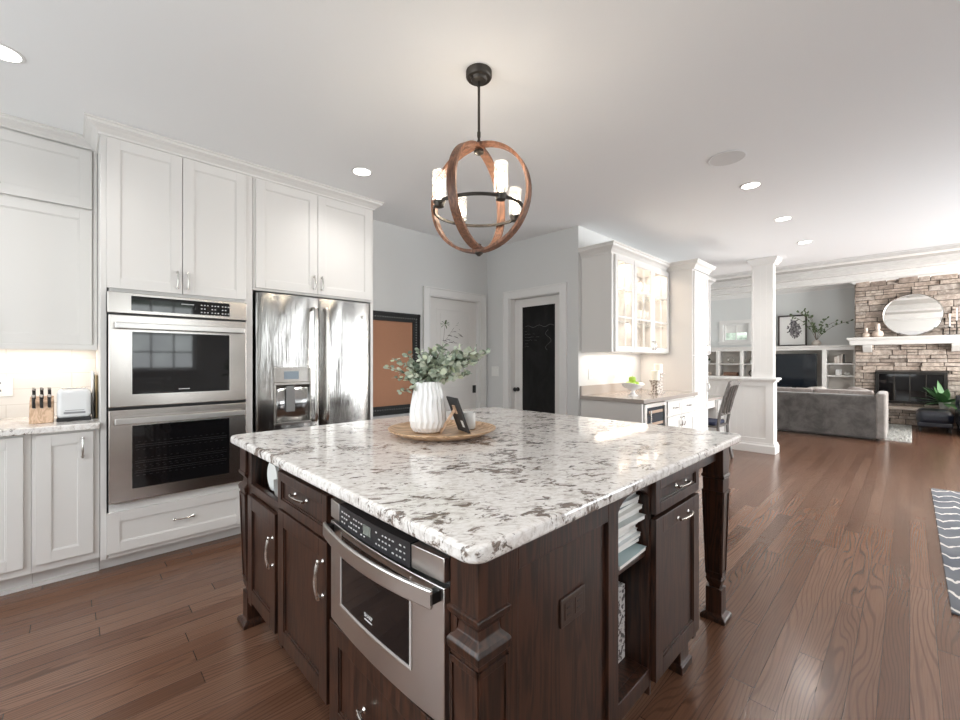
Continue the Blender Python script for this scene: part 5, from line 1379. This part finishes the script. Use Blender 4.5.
# mantel vases & candlesticks
for y_, h_, lab in ((.645, .17, 'small blush gourd vase on the left of the mantel'), (.468, .235, 'taller blush gourd vase next to the mirror on the mantel')):
    bm = NB(); k_ = h_ / .2; lathe(bm, (11.98, y_, 1.776), [(.045 * k_, 0), (.07 * k_, .02 * k_), (.078 * k_, .055 * k_), (.06 * k_, .10 * k_), (.025 * k_, .125 * k_), (.03 * k_, .145 * k_), (.036 * k_, .16 * k_), (.028 * k_, .20 * k_), (.032 * k_, .235 * k_)], 24); one('gourd_vase', bm, pinkish, lab, 'vase', smooth=True)
for y_, h_, lab in ((-.525, .16, 'shorter'), (-.615, .27, 'taller')):
    bm = NB(); lathe(bm, (11.98, y_, 1.776), [(.04, 0), (.04, .01), (.008, .02), (.008, h_ - .02), (.022, h_ - .01), (.022, h_)], 16); one('candlestick', bm, black_metal, '%s black candlestick on the mantel right of the mirror' % lab, 'candlestick', smooth=True)
    bm = NB(); lathe(bm, (11.98, y_, 1.776 + h_ + .0005), [(.011, 0), (.010, .24), (.003, .245)], 12); one('taper_candle', bm, candle_m, 'white taper candle in the %s black candlestick' % lab, 'candle', smooth=True)

# sofa (faces +x)
t = thing('sofa', 'grey velvet sofa seen from behind in the living room', 'sofa', (9.65, 1.4, 0))
bm = NB(); box(bm, 9.16, 9.36, .31, 2.78, .035, .725); obj('backrest', bm, sofa_m, t, bev=.03, seg=4, smooth=True)
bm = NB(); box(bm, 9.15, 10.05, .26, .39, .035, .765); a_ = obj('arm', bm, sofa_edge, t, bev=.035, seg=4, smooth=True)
bm = NB(); box(bm, 9.18, 10.05, 2.72, 2.86, .035, .765); obj('arm', bm, sofa_m, t, bev=.035, seg=4, smooth=True)
bm = NB(); box(bm, 9.30, 10.02, .38, 2.74, .08, .30); obj('base', bm, sofa_m, t, bev=.02)
for y0 in (.40, 1.57):
    bm = NB(); box(bm, 9.40, 10.06, y0 + .004, y0 + 1.16, .30, .46); obj('seat_cushion', bm, sofa_m, t, bev=.04, seg=4, smooth=True)
for y0 in (.42, 1.20, 1.98):
    bm = NB(); box(bm, 9.37, 9.52, y0, y0 + .76, .46, .79); obj('back_cushion', bm, pillow_m, t, bev=.02, seg=4, smooth=True)
for x_, y_ in ((9.22, .36), (9.98, .36), (9.22, 2.78), (9.98, 2.78)):
    bm = NB(); lathe(bm, (x_, y_, 0), [(.018, .001 if x_ < 9.4 else .014), (.025, .06)], 12); obj('foot', bm, black, t)
for (y_, rz, m_, lab) in ((.62, .25, pillow_m, 'patterned throw pillow at the right end of the sofa'), (1.18, -.1, throw_m, 'cream throw pillow near the right of the sofa'), (1.92, .1, throw_m, 'cream throw pillow at the sofa middle, beside the column')):
    bm = NB(); bmesh.ops.create_uvsphere(bm, u_segments=20, v_segments=12, radius=1)
    for v in bm.verts:
        sx_ = lambda c: math.copysign(abs(c) ** .55, c); v.co = Vector((v.co.x * .075, sx_(v.co.y) * .18, sx_(v.co.z) * .175))
    bm.transform(Matrix.Rotation(rz, 4, 'X'))
    o = one('throw_pillow', bm, m_, lab, 'pillow', smooth=True); o.location = (9.65, y_, .462)
# rugs
bm = NB(); box(bm, 9.40, 11.75, -.02, 3.0, 0.0005, .012); t = one('area_rug', bm, shag_m, 'pale grey shag rug in front of the grey sofa', 'rug', base=False)
bm = NB(); r_ = random.Random(8)
for i in range(9000):
    x_, y_ = r_.uniform(9.42, 11.73), r_.uniform(-.01, .55) if r_.random() < .8 else r_.uniform(.5, 3.0)
    a_ = r_.uniform(0, PI); h_ = r_.uniform(.02, .035); dx_1, dy_1 = .012 * math.cos(a_), .012 * math.sin(a_)
    bm.faces.new([bm.verts.new(p) for p in ((x_ - dx_1, y_ - dy_1, .008), (x_ + dx_1, y_ + dy_1, .008), (x_ + r_.uniform(-.02, .02), y_ + r_.uniform(-.02, .02), h_))])
pl = obj('pile', bm, shag_m, t); pl['kind'] = 'stuff'
bm = NB(); box(bm, 3.19, 6.15, -2.3, -.146, .0005, .011); one('dining_rug', bm, rug_m, 'dark blue grey rug with pale zigzag pattern at the right edge', 'rug', base=False, bev=.003)

# leather chair and ottoman
t = thing('ottoman', 'tufted dark navy leather ottoman in front of the hearth', 'ottoman', (11.36, -.31, 0), local=True)
bm = NB(); box(bm, -.34, .34, -.235, .235, .13, .385); obj('cushion', bm, leather, t, bev=.10, seg=6, smooth=True)
bm = NB(); box(bm, -.32, .32, -.22, .22, .09, .18); obj('base', bm, leather, t, bev=.02)
for sx_1 in (-1, 1):
    for sy_1 in (-1, 1):
        bm = NB(); lathe(bm, (sx_1 * .26, sy_1 * .18, 0), [(.02, 0), (.028, .02), (.02, .05), (.035, .11)], 14); obj('leg', bm, black, t, smooth=True)
t = thing('leather_armchair', 'dark navy leather armchair at the right edge beyond the ottoman', 'armchair', (11.22, -.985, 0), local=True)
bm = NB(); box(bm, -.40, .40, -.42, .40, .12, .42); obj('seat', bm, leather, t, bev=.06, seg=4, smooth=True)
bm = NB(); box(bm, -.42, .42, -.62, -.38, .20, .98); obj('backrest', bm, leather, t, bev=.08, seg=4, smooth=True)
for s_ in (-1, 1):
    bm = NB(); box(bm, s_ * .48 - .09, s_ * .48 + .09, -.50, .40, .12, .54); tube(bm, [(s_ * .48, -.50, .54), (s_ * .48, .40, .54)], .115, 16); obj('arm', bm, leather, t, bev=.02, smooth=True)
for sx_1 in (-1, 1):
    for sy_1 in (-1, 1):
        bm = NB(); lathe(bm, (sx_1 * .42, sy_1 * .36, 0), [(.02, 0), (.03, .02), (.02, .06), (.035, .12)], 14); obj('leg', bm, black, t, smooth=True)
pot_plant('potted_plant', (11.96, -.46, .366), 'broad leaved green plant in a pale pot on the hearth', M('pale_pot', (.6, .6, .58), .5), M('green_leaf', (.10, .24, .09), .4), .4, 44, .46, potr=.08, poth=.12, spread=1.6, wid=.24, seed=12)
